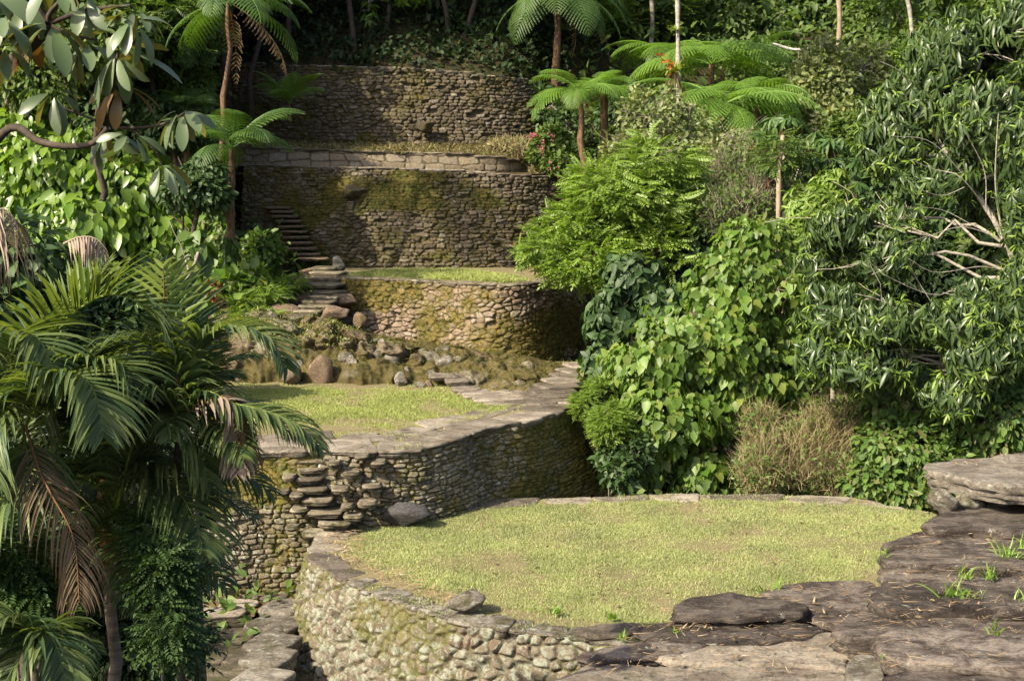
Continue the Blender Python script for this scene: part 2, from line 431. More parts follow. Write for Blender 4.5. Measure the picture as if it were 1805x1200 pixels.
# ------------------------------------------------------------------ flat slabs, rocks
def slab_mesh(name, poly, ztop, thick, mat, seed=0, edge=.03, rough=.02, tilt=(0, 0), under=.06, org=None):
    """poly: xy outline (star-shaped). Rounded top edge, layered broken sides."""
    poly = np.asarray(poly, float)[:, :2]
    a = np.sum(poly[:, 0] * np.roll(poly[:, 1], -1) - np.roll(poly[:, 0], -1) * poly[:, 1])
    if a < 0: poly = poly[::-1]
    q = np.vstack([poly, poly[:1]])
    s = np.concatenate([[0], np.cumsum(np.linalg.norm(np.diff(q, axis=0), axis=1))])
    n = int(np.clip(s[-1] / .07, 24, 110))
    ss = np.linspace(0, s[-1], n, endpoint=False)
    o = np.stack([np.interp(ss, s, q[:, k]) for k in (0, 1)], 1)
    for _ in range(2):
        o = (np.roll(o, 1, 0) + 2 * o + np.roll(o, -1, 0)) / 4
    c = o.mean(0)
    rad = np.linalg.norm(o - c, axis=1).mean()
    dirv = nrm(o - c)
    o = o + dirv * (rough * 1.6 * fbm(o[:, 0] * 3, o[:, 1] * 3, seed * 3.1, 4, seed))[:, None]
    rings = []
    rel = edge / max(rad, .05)
    for f, dz in ((.3, 0), (.55, 0), (.75, 0), (.88, -.02), (1 - rel * 1.0, -.1), (1 - rel * .35, -.4), (1, -1)):
        xy = c + (o - c) * f
        z = ztop + edge * dz + .35 * rough * fbm(xy[:, 0] * 2.2, xy[:, 1] * 2.2, seed, 4, seed + 1) * 1.5
        rings.append(np.column_stack([xy, z]))
    ns = 5
    for k in range(1, ns + 1):
        t = k / ns
        zz = ztop - edge - (thick - edge) * t
        off = rough * (1.3 * fbm(o[:, 0] * 4 + k * 7, o[:, 1] * 4, k * 2.3 + seed, 4, seed + 2) + (.55 if k % 2 else -.45)) - under * t
        xy = o + dirv * off[:, None]
        rings.append(np.column_stack([xy, np.full(n, zz) + .2 * rough * vnoise(xy[:, 0] * 5, xy[:, 1] * 5, k, seed)]))
    V = np.vstack([[[c[0], c[1], ztop]]] + rings + [[[c[0], c[1], ztop - thick]]])
    V[:, 2] += (V[:, 0] - c[0]) * tilt[0] + (V[:, 1] - c[1]) * tilt[1]
    m = len(rings)
    j = np.arange(n); jn = (j + 1) % n
    tr = [np.stack([0 * j, 1 + j, 1 + jn], 1)]
    L = 1 + (m - 1) * n
    tr.append(np.stack([0 * j + len(V) - 1, L + jn, L + j], 1))
    qs = []
    for k in range(m - 1):
        A = 1 + k * n; B = A + n
        qs.append(np.stack([A + j, B + j, B + jn, A + jn], 1))
    org = np.array([c[0], c[1], ztop - thick]) if org is None else np.asarray(org)
    return mesh(name, V - org, [np.vstack(tr), np.vstack(qs)], mat), org

def slab(name, label, cat, poly, ztop, thick, mat, seed=0, group=None, parent=None, **k):
    me, org = slab_mesh(name, poly, ztop, thick, mat, seed, org=(0, 0, 0) if parent is not None else None, **k)
    o = obj(name, me, parent, None if parent is not None else org)
    if parent is None: tag(o, label, cat, group)
    return o

def pslab(label, pix, z, thick, mat, seed, name='stone_slab', cat='stone slab', group=None, **k):
    P = np.array([onz(x, y, z)[:2] for x, y in pix]); c = P.mean(0)
    P = c + (P - c) * (1 - .075 / np.linalg.norm(P - c, axis=1, keepdims=True))
    k.setdefault('edge', .034); k.setdefault('rough', .065)
    return slab(name, label, cat, P, z, thick, mat, seed, group, **k)

def rock_mesh(name, c, r, seed, mat, n=22, sharp=.28):
    th = np.linspace(0, pi, n)[:, None]; ph = np.linspace(0, 2 * pi, 2 * n, endpoint=False)[None]
    d = np.stack([np.sin(th) * np.cos(ph), np.sin(th) * np.sin(ph), np.cos(th) + 0 * ph], -1).reshape(-1, 3)
    rr = np.random.default_rng(seed)
    f = np.ones(len(d))
    for _ in range(11):                       # broken facets
        a = nrm(rr.normal(size=3)); h = rr.uniform(.55, .9)
        k = d @ a
        f = np.minimum(f, np.where(k > .05, h / np.maximum(k, .05), 9))
    f = f * (1 + sharp * .35 * fbm(d[:, 0] * 2 + seed, d[:, 1] * 2, d[:, 2] * 2, 4, seed))
    V = d * f[:, None] * np.asarray(r)
    m = 2 * n
    i = np.arange(n - 1)[:, None] * m; j = np.arange(m)[None]
    q = np.stack([i + j, i + m + j, i + m + (j + 1) % m, i + (j + 1) % m], -1).reshape(-1, 4)
    return mesh(name, V, [q], mat)

def rock(label, c, r, seed, mat, name='boulder', cat='boulder', group=None, rot=0, parent=None):
    o = obj(name, rock_mesh(name, c, r, seed, mat), parent, [float(k) for k in c])
    o.rotation_euler = (0, 0, rot)
    if parent is None: tag(o, label, cat, group)
    return o

# ------------------------------------------------------------------ leaves
def T_full(w1, x1, w2, x2, fold=.25, curve=.15):
    def z(x): return -curve * x * x
    V = np.array([(0, 0, 0), (x1, w1, z(x1) + fold * w1), (x1, 0, z(x1)), (x1, -w1, z(x1) + fold * w1),
                  (x2, w2, z(x2) + fold * w2), (x2, 0, z(x2)), (x2, -w2, z(x2) + fold * w2), (1, 0, z(1))])
    return V, np.array([(0, 2, 1), (0, 3, 2), (4, 5, 7), (5, 6, 7)]), np.array([(1, 2, 5, 4), (2, 3, 6, 5)])

def T_simple(w, x=.45, fold=.3, curve=.12):
    V = np.array([(0, 0, 0), (x, w, fold * w), (1, 0, -curve), (x, -w, fold * w)])
    return V, np.array([(0, 2, 1), (0, 3, 2)]), np.zeros((0, 4), int)

def T_compound(pairs=6, lw=.07, ll=.3, droop=.12, curve=.2):
    V = []; T = []
    def leaf(b, d, L):
        k = len(V); s = np.array([-d[1], d[0], 0]) * lw
        V.extend([b, b + d * L * .5 + s + [0, 0, .02], b + d * L + [0, 0, -droop * L], b + d * L * .5 - s])
        T.extend([(k, k + 2, k + 1), (k, k + 3, k + 2)])
    for i in range(pairs):
        t = (i + .6) / (pairs + .5)
        b = np.array([t, 0, -curve * t * t])
        for sgn in (1, -1):
            a = math.radians(58)
            leaf(b, nrm(np.array([math.cos(a), sgn * math.sin(a), -.25])), ll * (1 - .35 * abs(t - .45)))
    leaf(np.array([.97, 0, -curve]), np.array([1., 0, -.2]), ll)
    return np.array(V), np.array(T), np.zeros((0, 4), int)

def T_rich(xs, ws, fold=.25, curve=.3):
    V = [(0, 0, 0)]; T = []; Q = []
    def z(x): return -curve * x * x
    for x, w in zip(xs, ws): V += [(x, w, z(x) + fold * w), (x, 0, z(x)), (x, -w, z(x) + fold * w)]
    V.append((1, 0, z(1))); m = len(xs); e = len(V) - 1
    T += [(0, 2, 1), (0, 3, 2), (3 * m - 2, 3 * m - 1, e), (3 * m - 1, 3 * m, e)]
    for i in range(m - 1):
        a = 1 + 3 * i; Q += [(a, a + 1, a + 4, a + 3), (a + 1, a + 2, a + 5, a + 4)]
    return np.array(V), np.array(T), np.array(Q)
TEM = {'leathery': T_rich((.08, .2, .35, .5, .65, .78, .9, .97), (.035, .085, .13, .165, .18, .165, .11, .05), .22, .38), 'lance': T_full(.105, .3, .1, .68, .3, .3), 'heart': T_full(.36, .2, .3, .58, .22, .14), 'ovate': T_full(.24, .28, .22, .65, .25, .2),
       'obov': T_full(.13, .3, .2, .72, .25, .3), 'simple': T_simple(.24), 'drop': T_full(.09, .3, .095, .66, .3, .35), 'slim': T_simple(.13), 'broad': T_simple(.36), 'comp': T_compound(),
       'comp2': T_compound(9, .045, .24, .1, .28)}

def leaf_geo(kind, P, D, N, S):
    """positions, directions, normals, sizes -> V, tris, quads"""
    V0, T0, Q0 = TEM[kind]
    D = nrm(D); s = nrm(np.cross(N, D)); n = np.cross(D, s)
    B = np.stack([D, s, n], 1)                                # rows
    V = P[:, None] + np.einsum('kc,ncd->nkd', V0, B) * np.asarray(S)[:, None, None]
    k = len(V0); off = (np.arange(len(P)) * k)[:, None, None]
    tr = (T0[None] + off).reshape(-1, 3) if len(T0) else np.zeros((0, 3), int)
    qd = (Q0[None] + off).reshape(-1, 4) if len(Q0) else np.zeros((0, 4), int)
    return V.reshape(-1, 3), tr, qd

def leaves_mesh(name, kind, P, D, N, S, mat):
    V, t, q = leaf_geo(kind, P, D, N, S)
    return mesh(name, V, [t, q], mat, kind != 'simple')

def ell_pts(ells, n, shell=.45, clump=.0, freq=1.2, seed=0, lumpy=.25):
    """points and outward directions in a union of ellipsoids (cx,cy,cz,rx,ry,rz); biased to the outside, with lumps and holes"""
    E = np.asarray(ells, float)
    w = (E[:, 3] * E[:, 4] * E[:, 5]) ** .75; w /= w.sum()
    Ps, Os = [], []; tot = 0
    while tot < n:
        k = R.choice(len(E), n * 2, p=w)
        d = nrm(R.normal(size=(n * 2, 3)))
        r = 1 - np.abs(R.normal(size=n * 2)) * shell
        r = np.where(r < 0, R.random(n * 2), r)
        lum = 1 + lumpy * fbm(d[:, 0] * 1.9 + k * 5.3, d[:, 1] * 1.9, d[:, 2] * 1.9, 3, seed)
        p = E[k, :3] + d * (r * lum)[:, None] * E[k, 3:6]
        ok = np.ones(len(p), bool)
        for e in E:                                            # drop points deep inside another ellipsoid
            ok &= np.linalg.norm((p - e[:3]) / e[3:6], axis=1) > .5
        if clump:
            ok &= fbm(p[:, 0] * freq, p[:, 1] * freq, p[:, 2] * freq, 2, seed + 4) > R.normal(size=len(p)) * .15 - .45 + clump
        p, d = p[ok], nrm(d / E[k, 3:6])[ok]
        Ps.append(p); Os.append(d); tot += len(p)
    return np.vstack(Ps)[:n], np.vstack(Os)[:n]

def whorls(P, A, k, elev, droop, size, var=.25):
    """k leaves round each tip"""
    n = len(P)
    A = nrm(A)
    ref = np.where(np.abs(A[:, 2:3]) > .9, [[1., 0, 0]], [[0., 0, 1]])
    a = nrm(np.cross(A, ref)); b = np.cross(A, a)
    ph = (R.random((n, 1)) + np.arange(k)[None] / k + R.normal(size=(n, k)) * .05) * 2 * pi
    el = elev + R.normal(size=(n, k)) * .3
    d = (a[:, None] * np.cos(ph)[..., None] + b[:, None] * np.sin(ph)[..., None]) * np.cos(el)[..., None] + A[:, None] * np.sin(el)[..., None]
    N = nrm(A[:, None] + .3 * R.normal(size=(n, k, 3)))
    d[..., 2] -= droop * (1 + .4 * R.normal(size=(n, k)))
    S = size * (1 + var * R.normal(size=(n, k))).clip(.5, 1.7)
    pp = P[:, None] - A[:, None] * (R.random((n, k, 1)) * size * .5)
    return pp.reshape(-1, 3), nrm(d).reshape(-1, 3), N.reshape(-1, 3), S.ravel()

def hanging(P, O, size, down=1., out=.6, var=.3):
    n = len(P)
    D = nrm(O * out + [0, 0, -down] + R.normal(size=(n, 3)) * .35)
    N = nrm(O + [0, -.2, .45] + R.normal(size=(n, 3)) * .4)
    return P, D, N, size * (1 + var * R.normal(size=n)).clip(.45, 1.7)

def sprays(P, O, size, var=.25, flat=1.):
    n = len(P)
    D = O * [1, 1, .35] + R.normal(size=(n, 3)) * .45; D[:, 2] *= .6
    N = nrm(np.array([0, 0, flat]) + .3 * O + R.normal(size=(n, 3)) * .3)
    return P, nrm(D), N, size * (1 + var * R.normal(size=n)).clip(.5, 1.6)

def scatter(P, O, size, var=.3):
    n = len(P)
    return P, nrm(O + R.normal(size=(n, 3)) * .8 + [0, 0, -.15]), nrm(O * .6 + [0, 0, .6] + R.normal(size=(n, 3)) * .5), size * (1 + var * R.normal(size=n)).clip(.4, 1.8)

def E(px, py, Y, rx, ry, rd=None):
    c = at(px, py, Y); a = sz(rx, Y); b = sz(ry, Y)
    return (c[0], c[1], c[2], a, a * .8 if rd is None else rd, b)

def limbs(g, trunk, ells, r0, per=6, shell=.85, r1=.012, seed=0):
    """limbs from the trunk into each ellipsoid, then twigs"""
    trunk = np.asarray(trunk, float)
    for e in ells:
        c = np.array(e[:3])
        d = np.linalg.norm(trunk - c, axis=1) + np.maximum(0, trunk[:, 2] - c[2] + .3) * 2
        k = int(np.argmin(d[len(d) // 3:])) + len(d) // 3
        L = bent(trunk[k], c, .06, .05, 7)
        g.tube(L, np.linspace(r0 * .5, r0 * .25, 7), 6)
        for _ in range(per):
            dd = nrm(R.normal(size=3) + [0, 0, .25])
            tip = c + dd * np.array(e[3:6]) * shell * R.uniform(.7, 1.05)
            s = L[R.integers(3, 7)]
            T = bent(s, tip, .05, .05, 6)
            g.tube(T, np.linspace(r0 * .2, r1, 6), 5)
            for _ in range(2):
                q = T[R.integers(2, 5)]
                g.tube(bent(q, q + (tip - s) * R.uniform(.25, .5) + R.normal(size=3) * .2 * np.linalg.norm(tip - s), 0, .05, 4), np.linspace(r0 * .1, r1 * .6, 4), 4)

def tree(name, label, cat, base, trunk, r0, bark, ells, crown, group=None, per=6, r1=.012, limb=True):
    """base: world point; trunk: polyline (world); crown: list of (kind, mat, P, D, N, S)"""
    t = thing(name, label, cat, base, group)
    g = Geo()
    trunk = spline(trunk, max(.15, np.linalg.norm(np.diff(np.asarray(trunk, float), axis=0), axis=1).sum() / 14))[0]
    g.tube(trunk, np.linspace(r0, r0 * .5, len(trunk)) * (1 + .08 * R.normal(size=len(trunk))), 10)
    if limb: limbs(g, trunk, ells, r0, per, r1=r1)
    obj('trunk', g.build('trunk', bark, base), t)
    for kind, mat, P, D, N, S in crown:
        obj('crown', leaves_mesh('crown', kind, P - np.asarray(base), D, N, S, mat), t)
    return t

def strips(P, D, L, W, bend=.4, segs=3, face=None):
    """thin tapering blades; returns V, tris, quads"""
    n = len(P); D = nrm(D)
    s = nrm(np.cross(D, R.normal(size=(n, 3)) if face is None else face))
    V = []
    p = P.copy(); d = D.copy()
    for k in range(segs):
        w = (W * (1 - .55 * k / segs))[:, None]
        V += [p - s * w, p + s * w]
        p = p + d * (L / segs)[:, None]
        d = nrm(d + np.array([0, 0, -1]) * (bend / segs) * (k + 1) * .7 + R.normal(size=(n, 3)) * .05)
    V.append(p)
    k = 2 * segs + 1
    V = np.stack(V, 1).reshape(-1, 3)
    off = (np.arange(n) * k)[:, None, None]
    q = np.array([(2 * i, 2 * i + 1, 2 * i + 3, 2 * i + 2) for i in range(segs - 1)]).reshape(-1, 4)
    q = (q[None] + off).reshape(-1, 4) if segs > 1 else np.zeros((0, 4), int)
    t = (np.array([(2 * segs - 2, 2 * segs - 1, 2 * segs)])[None] + off).reshape(-1, 3)
    return V, t, q

# ------------------------------------------------------------------ fern and palm fronds
def fern_frond_mesh(name, mat, arch=.9, pairs=24, width=.34, droop=.15, rise=.55, seed=0, ragged=0.):
    """unit-length bipinnate frond leaving the origin along +x, rising by `rise` then arching down"""
    rr = np.random.default_rng(seed)
    V = []; T = []; Q = []
    def addq(a, b, c, d):
        k = len(V); V.extend([a, b, c, d]); Q.append((k, k + 1, k + 2, k + 3))
    m = 30; pts = [np.zeros(3)]; ang = rise
    for i in range(m):
        pts.append(pts[-1] + np.array([math.cos(ang), 0, math.sin(ang)]) / m)
        ang -= arch * 1.6 / m * (.4 + 1.2 * i / m)
    pts = np.array(pts); tt = np.linspace(0, 1, m + 1)
    tan = nrm(np.gradient(pts, axis=0))
    for sgn in (-1, 1):                                        # stipe
        for i in range(m):
            w0 = .007 * (1 - .8 * tt[i]); w1 = .007 * (1 - .8 * tt[i + 1])
            up = np.array([0, 0, .006])
            addq(pts[i] + up, pts[i] + [0, sgn * w0, 0], pts[i + 1] + [0, sgn * w1, 0], pts[i + 1] + up)
    for i in range(pairs):
        t = .14 + .84 * (i + .5) / pairs
        b = np.array([np.interp(t, tt, pts[:, k]) for k in range(3)])
        tg = nrm(np.array([np.interp(t, tt, tan[:, k]) for k in range(3)]))
        nor = np.array([-tg[2], 0, tg[0]])
        L = width * (math.sin(pi * min(1, (t - .05) / .93) ** .75) ** .7) * (1 + .06 * rr.normal())
        if L < .03 or rr.random() < ragged: continue
        for sgn in (-1, 1):
            a = math.radians(66 - 22 * t)
            d = tg * math.cos(a) + np.array([0, sgn, 0]) * math.sin(a)
            npn = 11
            s = nrm(np.cross(nor, d))
            q = b.copy(); dd = d + nor * .12
            for j in range(npn):
                u = (j + .5) / npn
                dd = nrm(dd - np.array([0, 0, droop * .32]))
                q2 = q + dd * L / npn
                pl = L * .055 * (1 - u) ** .5 + .003
                for sg in (-1, 1):                             # pinnules
                    k = len(V)
                    e1 = q2 + s * sg * pl + dd * pl * .35 - nor * pl * .25
                    V.extend([q, q2 - dd * L / npn * .12, e1 + dd * L / npn * .1, e1 - dd * L / npn * .45])
                    Q.append((k, k + 1, k + 2, k + 3))
                q = q2
    return mesh(name, np.array(V), [np.array(Q)], mat, False)

FERN = {}
def fern(label, crown, base, length, n, mats, trunk_r=.09, name='tree_fern', group=None, pitch=(-.15, .35), az0=0, dead=0, azs=None, cat='tree fern'):
    t = thing(name, label, cat, base, group)
    base = np.asarray(base); crown = np.asarray(crown)
    g = Geo()
    H = np.linalg.norm(crown - base)
    pp = bent(base, crown, 0, .012, 9)
    g.tube(pp, np.linspace(trunk_r * 1.25, trunk_r * .85, 9) * (1 + .1 * R.normal(size=9)), 9)
    obj('trunk', g.build('trunk', M['fern_bark'], base), t)
    for i in range(n + dead):
        d = i >= n
        key = 'dead' if d else mats + str(i % 3)
        if key not in FERN:
            FERN[key] = fern_frond_mesh('frond', M['lf_fern_dead'] if d else M[mats], .7 if d else (.95, 1.15, .8)[i % 3], 20, .14 if d else (.29, .32, .27)[i % 3], .5 if d else (.2, .3, .14)[i % 3], .5, 5 + i, .4 if d else 0)
        o = obj('frond', FERN[key], t, [float(c) for c in crown - base])
        az = (azs[i] if azs is not None and i < len(azs) else az0 + 2 * pi * i / n + R.normal() * .18)
        pt = R.uniform(*pitch) if not d else R.uniform(-1.5, -.7)
        s = length * R.uniform(.82, 1.1)
        o.rotation_euler = (R.normal() * .12, -pt, az); o.scale = (s, s, s)
    return t

def palm_frond(name, pts, n, L, W, mat, parent, base, droop=.5, side_up=.25, fwd=.75, rach=.022, rmat=None, segs=5, taper=(.55, .45), gapp=0., up=None):
    """pts: world polyline of the midrib, base to tip"""
    p, s = spline(pts, .06); S = s[-1]
    tan = nrm(np.gradient(p, axis=0))
    g = Geo()
    g.tube(p, np.linspace(rach, rach * .25, len(p)), 6)
    t = np.repeat(np.linspace(.12, .99, n), 2) + R.normal(size=2 * n) * .004
    t = t.clip(.05, .995)
    if gapp: t = t[R.random(len(t)) > gapp]
    m = len(t)
    sg = np.where(np.arange(m) % 2, 1., -1.)
    at_ = np.stack([np.interp(t * S, s, p[:, k]) for k in range(3)], 1)
    tg = nrm(np.stack([np.interp(t * S, s, tan[:, k]) for k in range(3)], 1))
    u = np.array([0, 0, 1.]) if up is None else np.asarray(up, float)
    sd = nrm(np.cross(tg, u + 0 * tg)); nor = np.cross(sd, tg)
    f = fwd * (.55 + .9 * t)
    d = nrm(sd * sg[:, None] + tg * f[:, None] + nor * (side_up + .08 * R.normal(size=m))[:, None] + R.normal(size=(m, 3)) * .05)
    LL = L * (taper[0] + (1 - taper[0]) * np.sin(pi * np.clip(t * 1.05, 0, 1)) ** .8) * np.where(t > .8, 1 - (t - .8) * 5 * taper[1], 1) * (1 + .06 * R.normal(size=m))
    q = at_.copy(); V = []
    for k in range(segs + 1):
        a = k / segs
        w = W * (np.interp(a, [0, .25, .6, 1], [.45, 1, .8, .06]))
        side = nrm(np.cross(d, nor)); nn = np.cross(side, d)
        V += [q - side * w + nn * w * .45, q, q + side * w + nn * w * .45]
        q = q + d * (LL / segs)[:, None]
        d = nrm(d + np.array([0, 0, -1]) * (droop * (1 + .25 * R.normal(size=m)) * (a + .15) * 1.4 / segs * 2.2)[:, None])
    V = np.stack(V, 1).reshape(-1, 3); k = 3 * (segs + 1)
    Q = []
    for i in range(segs):
        for c in (0, 1): Q.append((3 * i + c, 3 * i + c + 1, 3 * i + c + 4, 3 * i + c + 3))
    Q = (np.array(Q)[None] + (np.arange(m) * k)[:, None, None]).reshape(-1, 4)
    me = mesh(name, V - np.asarray(base), [Q], mat)
    o = obj(name, me, parent)
    obj('midrib', g.build('midrib', rmat or mat, base), o)
    return o

# ------------------------------------------------------------------ levels and outlines (traced, put on their own planes)
ZA, ZB, ZC, ZP = -7.0, -5.6, -3.5, -8.2
def zline(pix, z): return np.array([onz(x, y, z) for x, y in pix])
def yline(pix, Ys): return np.array([at(x, y, Y) for (x, y), Y in zip(pix, Ys)])

rimA = zline([(1650, 905), (1560, 892), (1530, 881), (1440, 876), (1300, 873), (1160, 874), (1050, 877), (950, 881), (850, 886), (760, 894), (680, 907), (610, 925), (566, 944),
              (549, 965), (552, 988), (590, 1012), (640, 1037), (700, 1060), (760, 1079), (830, 1097), (900, 1108), (1000, 1122), (1110, 1136), (1240, 1150)], ZA)
lawnA = zline([(1650, 906), (1560, 895), (1460, 886), (1300, 881), (1160, 883), (1050, 886), (950, 891), (850, 898), (760, 908), (690, 924), (640, 942), (612, 962), (622, 982), (660, 1001),
               (700, 1020), (770, 1042), (860, 1066), (950, 1078), (1000, 1090), (1110, 1102), (1240, 1100), (1400, 1060), (1560, 1010), (1640, 940)], ZA)
rimB = zline([(290, 806), (380, 804), (450, 800), (520, 798), (600, 796), (680, 795), (740, 790), (800, 776), (850, 760), (920, 746), (970, 731), (1000, 716), (1012, 702), (1016, 688), (1012, 672)], ZB)
lawnB = zline([(300, 735), (430, 742), (540, 746), (620, 752), (700, 756), (770, 752), (830, 742), (880, 728), (905, 715), (880, 708), (800, 697), (700, 688), (600, 684), (520, 684), (425, 688), (300, 700)], ZB)
rimC = zline([(586, 486), (612, 490), (660, 492), (720, 494), (790, 498), (850, 502), (895, 502), (935, 499), (970, 494), (1000, 487), (1020, 479)], ZC)
rimD = yline([(432, 291), (500, 292), (600, 295), (700, 297), (800, 301), (900, 308), (960, 312), (1000, 316), (1040, 320)], [45.2, 44.9, 44.3, 44.0, 43.9, 44.2, 44.8, 45.6, 46.8])
rimE = yline([(380, 258), (440, 260), (520, 262), (620, 265), (720, 268), (820, 272), (880, 277), (910, 284), (930, 292)], [47, 46.5, 46.1, 45.8, 45.6, 45.6, 45.9, 46.5, 47.4])
rimF = yline([(385, 112), (420, 111), (500, 114), (600, 117), (700, 120), (800, 126), (850, 131), (900, 137), (940, 143), (980, 152)], [52, 51.3, 50.6, 50.1, 49.9, 50.0, 50.2, 50.7, 51.4, 53])

# ------------------------------------------------------------------ ground: one sheet through control heights
ctrl = [(0, -3, -1.7), (9, -3, -1.6), (-9, -3, -3), (0, 6, -5.6), (9, 6, -5), (-9, 6, -8), (2, 11, -7.6), (6, 13, -7.1), (10, 14, -6.9), (7, 18, -7.2), (10, 22, -7.1), (9, 26, -7.5),
        (-3, 13, -9.4), (0, 17, -9.3), (-4, 18, -9.6), (-2.6, 21.5, -9.3), (-4, 22.6, -9.1), (-5.2, 25, -8.6), (-8, 21, -9.6), (-12, 20, -9.8), (-16, 24, -9.5), (-9, 27, -8.0), (-13, 31, -7), (-10.5, 33, -6.3),
        (-9.5, 37, -5.0), (-14, 39, -4.0), (-8.5, 41, -3.9), (-11, 46, -1.4), (-18, 46, -.8), (-10.5, 50, 1.4), (-20, 54, 4), (-12, 54, 4.4), (-4, 53, 4.6), (1, 54, 4.5), (-4, 60, 10), (-14, 62, 11), (3, 62, 9.5),
        (-8, 75, 23), (5, 76, 21), (-30, 40, 0), (-30, 60, 10), (-30, 80, 24), (-40, 20, -6), (20, 80, 22), (35, 80, 24), (14, 62, 7), (26, 62, 8), (11, 52, 1.6), (20, 50, 1.2), (30, 45, .5),
        (5, 30, -8.2), (9, 31, -8.2), (13, 32, -7.6), (18, 32, -6.4), (2.4, 31, -7.2), (4, 36, -7), (9, 38, -5.6), (15, 40, -4.2), (3.6, 41, -5), (4.5, 46, -2), (9, 46, -2), (2.5, 48, -.3), (2.5, 51, 1.2), (4, 52, 1.6),
        (40, 20, -5), (20, 20, -6.5), (0, 30, -8), (-4, 30, -8), (-6, 38, -6), (0, 38, -6), (-3, 46, -3.5), (0, 49, -1), (-6, 49, -1),
        (-90, 0, -8), (90, 0, -4), (-90, 60, 12), (90, 60, 12), (0, 120, 52), (-70, 120, 50), (70, 120, 50), (-130, 130, 60), (130, 130, 60), (0, -60, 2), (-100, -80, 0), (100, -80, 0)]
ctrl = np.array(ctrl, float)
def _phi(r2): return np.where(r2 > 0, .5 * r2 * np.log(np.maximum(r2, 1e-12)), 0)
_n = len(ctrl)
_K = _phi(((ctrl[:, None, :2] - ctrl[None, :, :2]) ** 2).sum(-1)) + np.eye(_n) * .5
_Pm = np.column_stack([np.ones(_n), ctrl[:, :2]])
_W = np.linalg.solve(np.block([[_K, _Pm], [_Pm.T, np.zeros((3, 3))]]), np.concatenate([ctrl[:, 2], np.zeros(3)]))

def poly_of(rim, back): return np.vstack([rim[:, :2], np.asarray(back, float)[:, :2]])
capA = poly_of(rimA, [(8, 21), (8, 26.5)])
capB = poly_of(rimB, [(2, 37.6), (-8.5, 37.6), (-9, 30)])
capC = poly_of(rimC, [(3, 44.5), (-6, 44.5)])
capBk = np.array([(-8, 33), (2, 31), (2.3, 38.6), (-8, 38.6)])
capD = poly_of(rimD, [(2.6, 51), (-9.5, 51)])
capF = poly_of(rimF, [(1.5, 53), (-10, 53)])
capW = poly_of(zline([(290, 1085), (440, 1086), (500, 1066), (548, 1036)], ZP), [(-3.3, 27.2), (-6.6, 27)])

def ground_z(x, y, raw=False):
    x = np.asarray(x, float); y = np.asarray(y, float)
    q = np.stack([x.ravel(), y.ravel()], 1)
    z = np.zeros(len(q))
    for a in range(0, len(q), 20000):
        b = q[a:a + 20000]
        z[a:a + 20000] = _phi(((b[:, None] - ctrl[None, :, :2]) ** 2).sum(-1)) @ _W[:_n] + _W[_n] + b @ _W[_n + 1:]
    z += .16 * fbm(q[:, 0] * .5, q[:, 1] * .5, 0, 4, 3)
    if not raw:
        for cap, h in ((capA, ZA - .5), (capB, ZB - .4), (capBk, ZB - .5), (capC, ZC - .4), (capD, -1.2), (capF, 2.6), (capW, ZP - .3)):
            m = inside(q, cap)
            z[m] = np.minimum(z[m], h)
    return z.reshape(x.shape)

def gz(x, y): return float(ground_z(np.array([x]), np.array([y]))[0])

def axis(lo, hi, a, b, fine, coarse):
    return np.concatenate([np.linspace(lo, a, coarse, endpoint=False), np.arange(a, b, fine), np.linspace(b, hi, coarse)])
gx = axis(-200, 200, -26, 28, .4, 24); gy = axis(-150, 220, -4, 76, .4, 24)
X, Y = np.meshgrid(gx, gy, indexing='ij')
Zg = ground_z(X, Y)
i = np.arange(len(gx) - 1)[:, None] * len(gy); j = np.arange(len(gy) - 1)[None]
q = np.stack([i + j, i + len(gy) + j, i + len(gy) + j + 1, i + j + 1], -1).reshape(-1, 4)
o = obj('ground', mesh('ground', np.stack([X, Y, Zg], -1).reshape(-1, 3), [q], M['litter']))
tag(o, 'leaf-littered hillside ground rising under the terraces and forest', 'ground', kind='structure')

# ------------------------------------------------------------------ terrace tops
def top_sheet(name, label, poly, z, mat, res=.18, amp=.02, cat='ground', drop=.0):
    poly = np.asarray(poly)[:, :2]
    lo, hi = poly.min(0) - res, poly.max(0) + res
    ax = np.arange(lo[0], hi[0] + res, res); ay = np.arange(lo[1], hi[1] + res, res)
    X, Y = np.meshgrid(ax, ay, indexing='ij')
    Z = z + amp * fbm(X * .7, Y * .7, 0, 3, 8) * 1.5
    i = np.arange(len(ax) - 1)[:, None] * len(ay); j = np.arange(len(ay) - 1)[None]
    q = np.stack([i + j, i + len(ay) + j, i + len(ay) + j + 1, i + j + 1], -1).reshape(-1, 4)
    c = np.stack([X[:-1, :-1] + res / 2, Y[:-1, :-1] + res / 2], -1).reshape(-1, 2)
    q = q[inside(c, poly)]
    o = obj(name, mesh(name, np.stack([X, Y, Z], -1).reshape(-1, 3), [q], mat))
    return tag(o, label, cat, kind='structure')

top_sheet('lawn', 'mown lawn filling the near round terrace', capA, ZA, M['turf'], cat='lawn')
top_sheet('lawn', 'mown lawn on the middle terrace below the rocky bank', capB, ZB, M['turf'], cat='lawn')
topC = np.vstack([rimC[:, :2], [(2.6, 44.6), (-6.0, 44.6)]])
top_sheet('lawn', 'strip of lawn on top of the mossy third terrace', topC, ZC, M['turf'], cat='lawn')
ledge = np.vstack([rimD[:, :2] + [0, .05], rimE[::-1, :2] + [0, .25]])
top_sheet('earth_ledge', 'narrow earth ledge between the mossy wall and the low block wall', ledge, float(rimD[:, 2].mean()) - .05, M['earth'], .12)

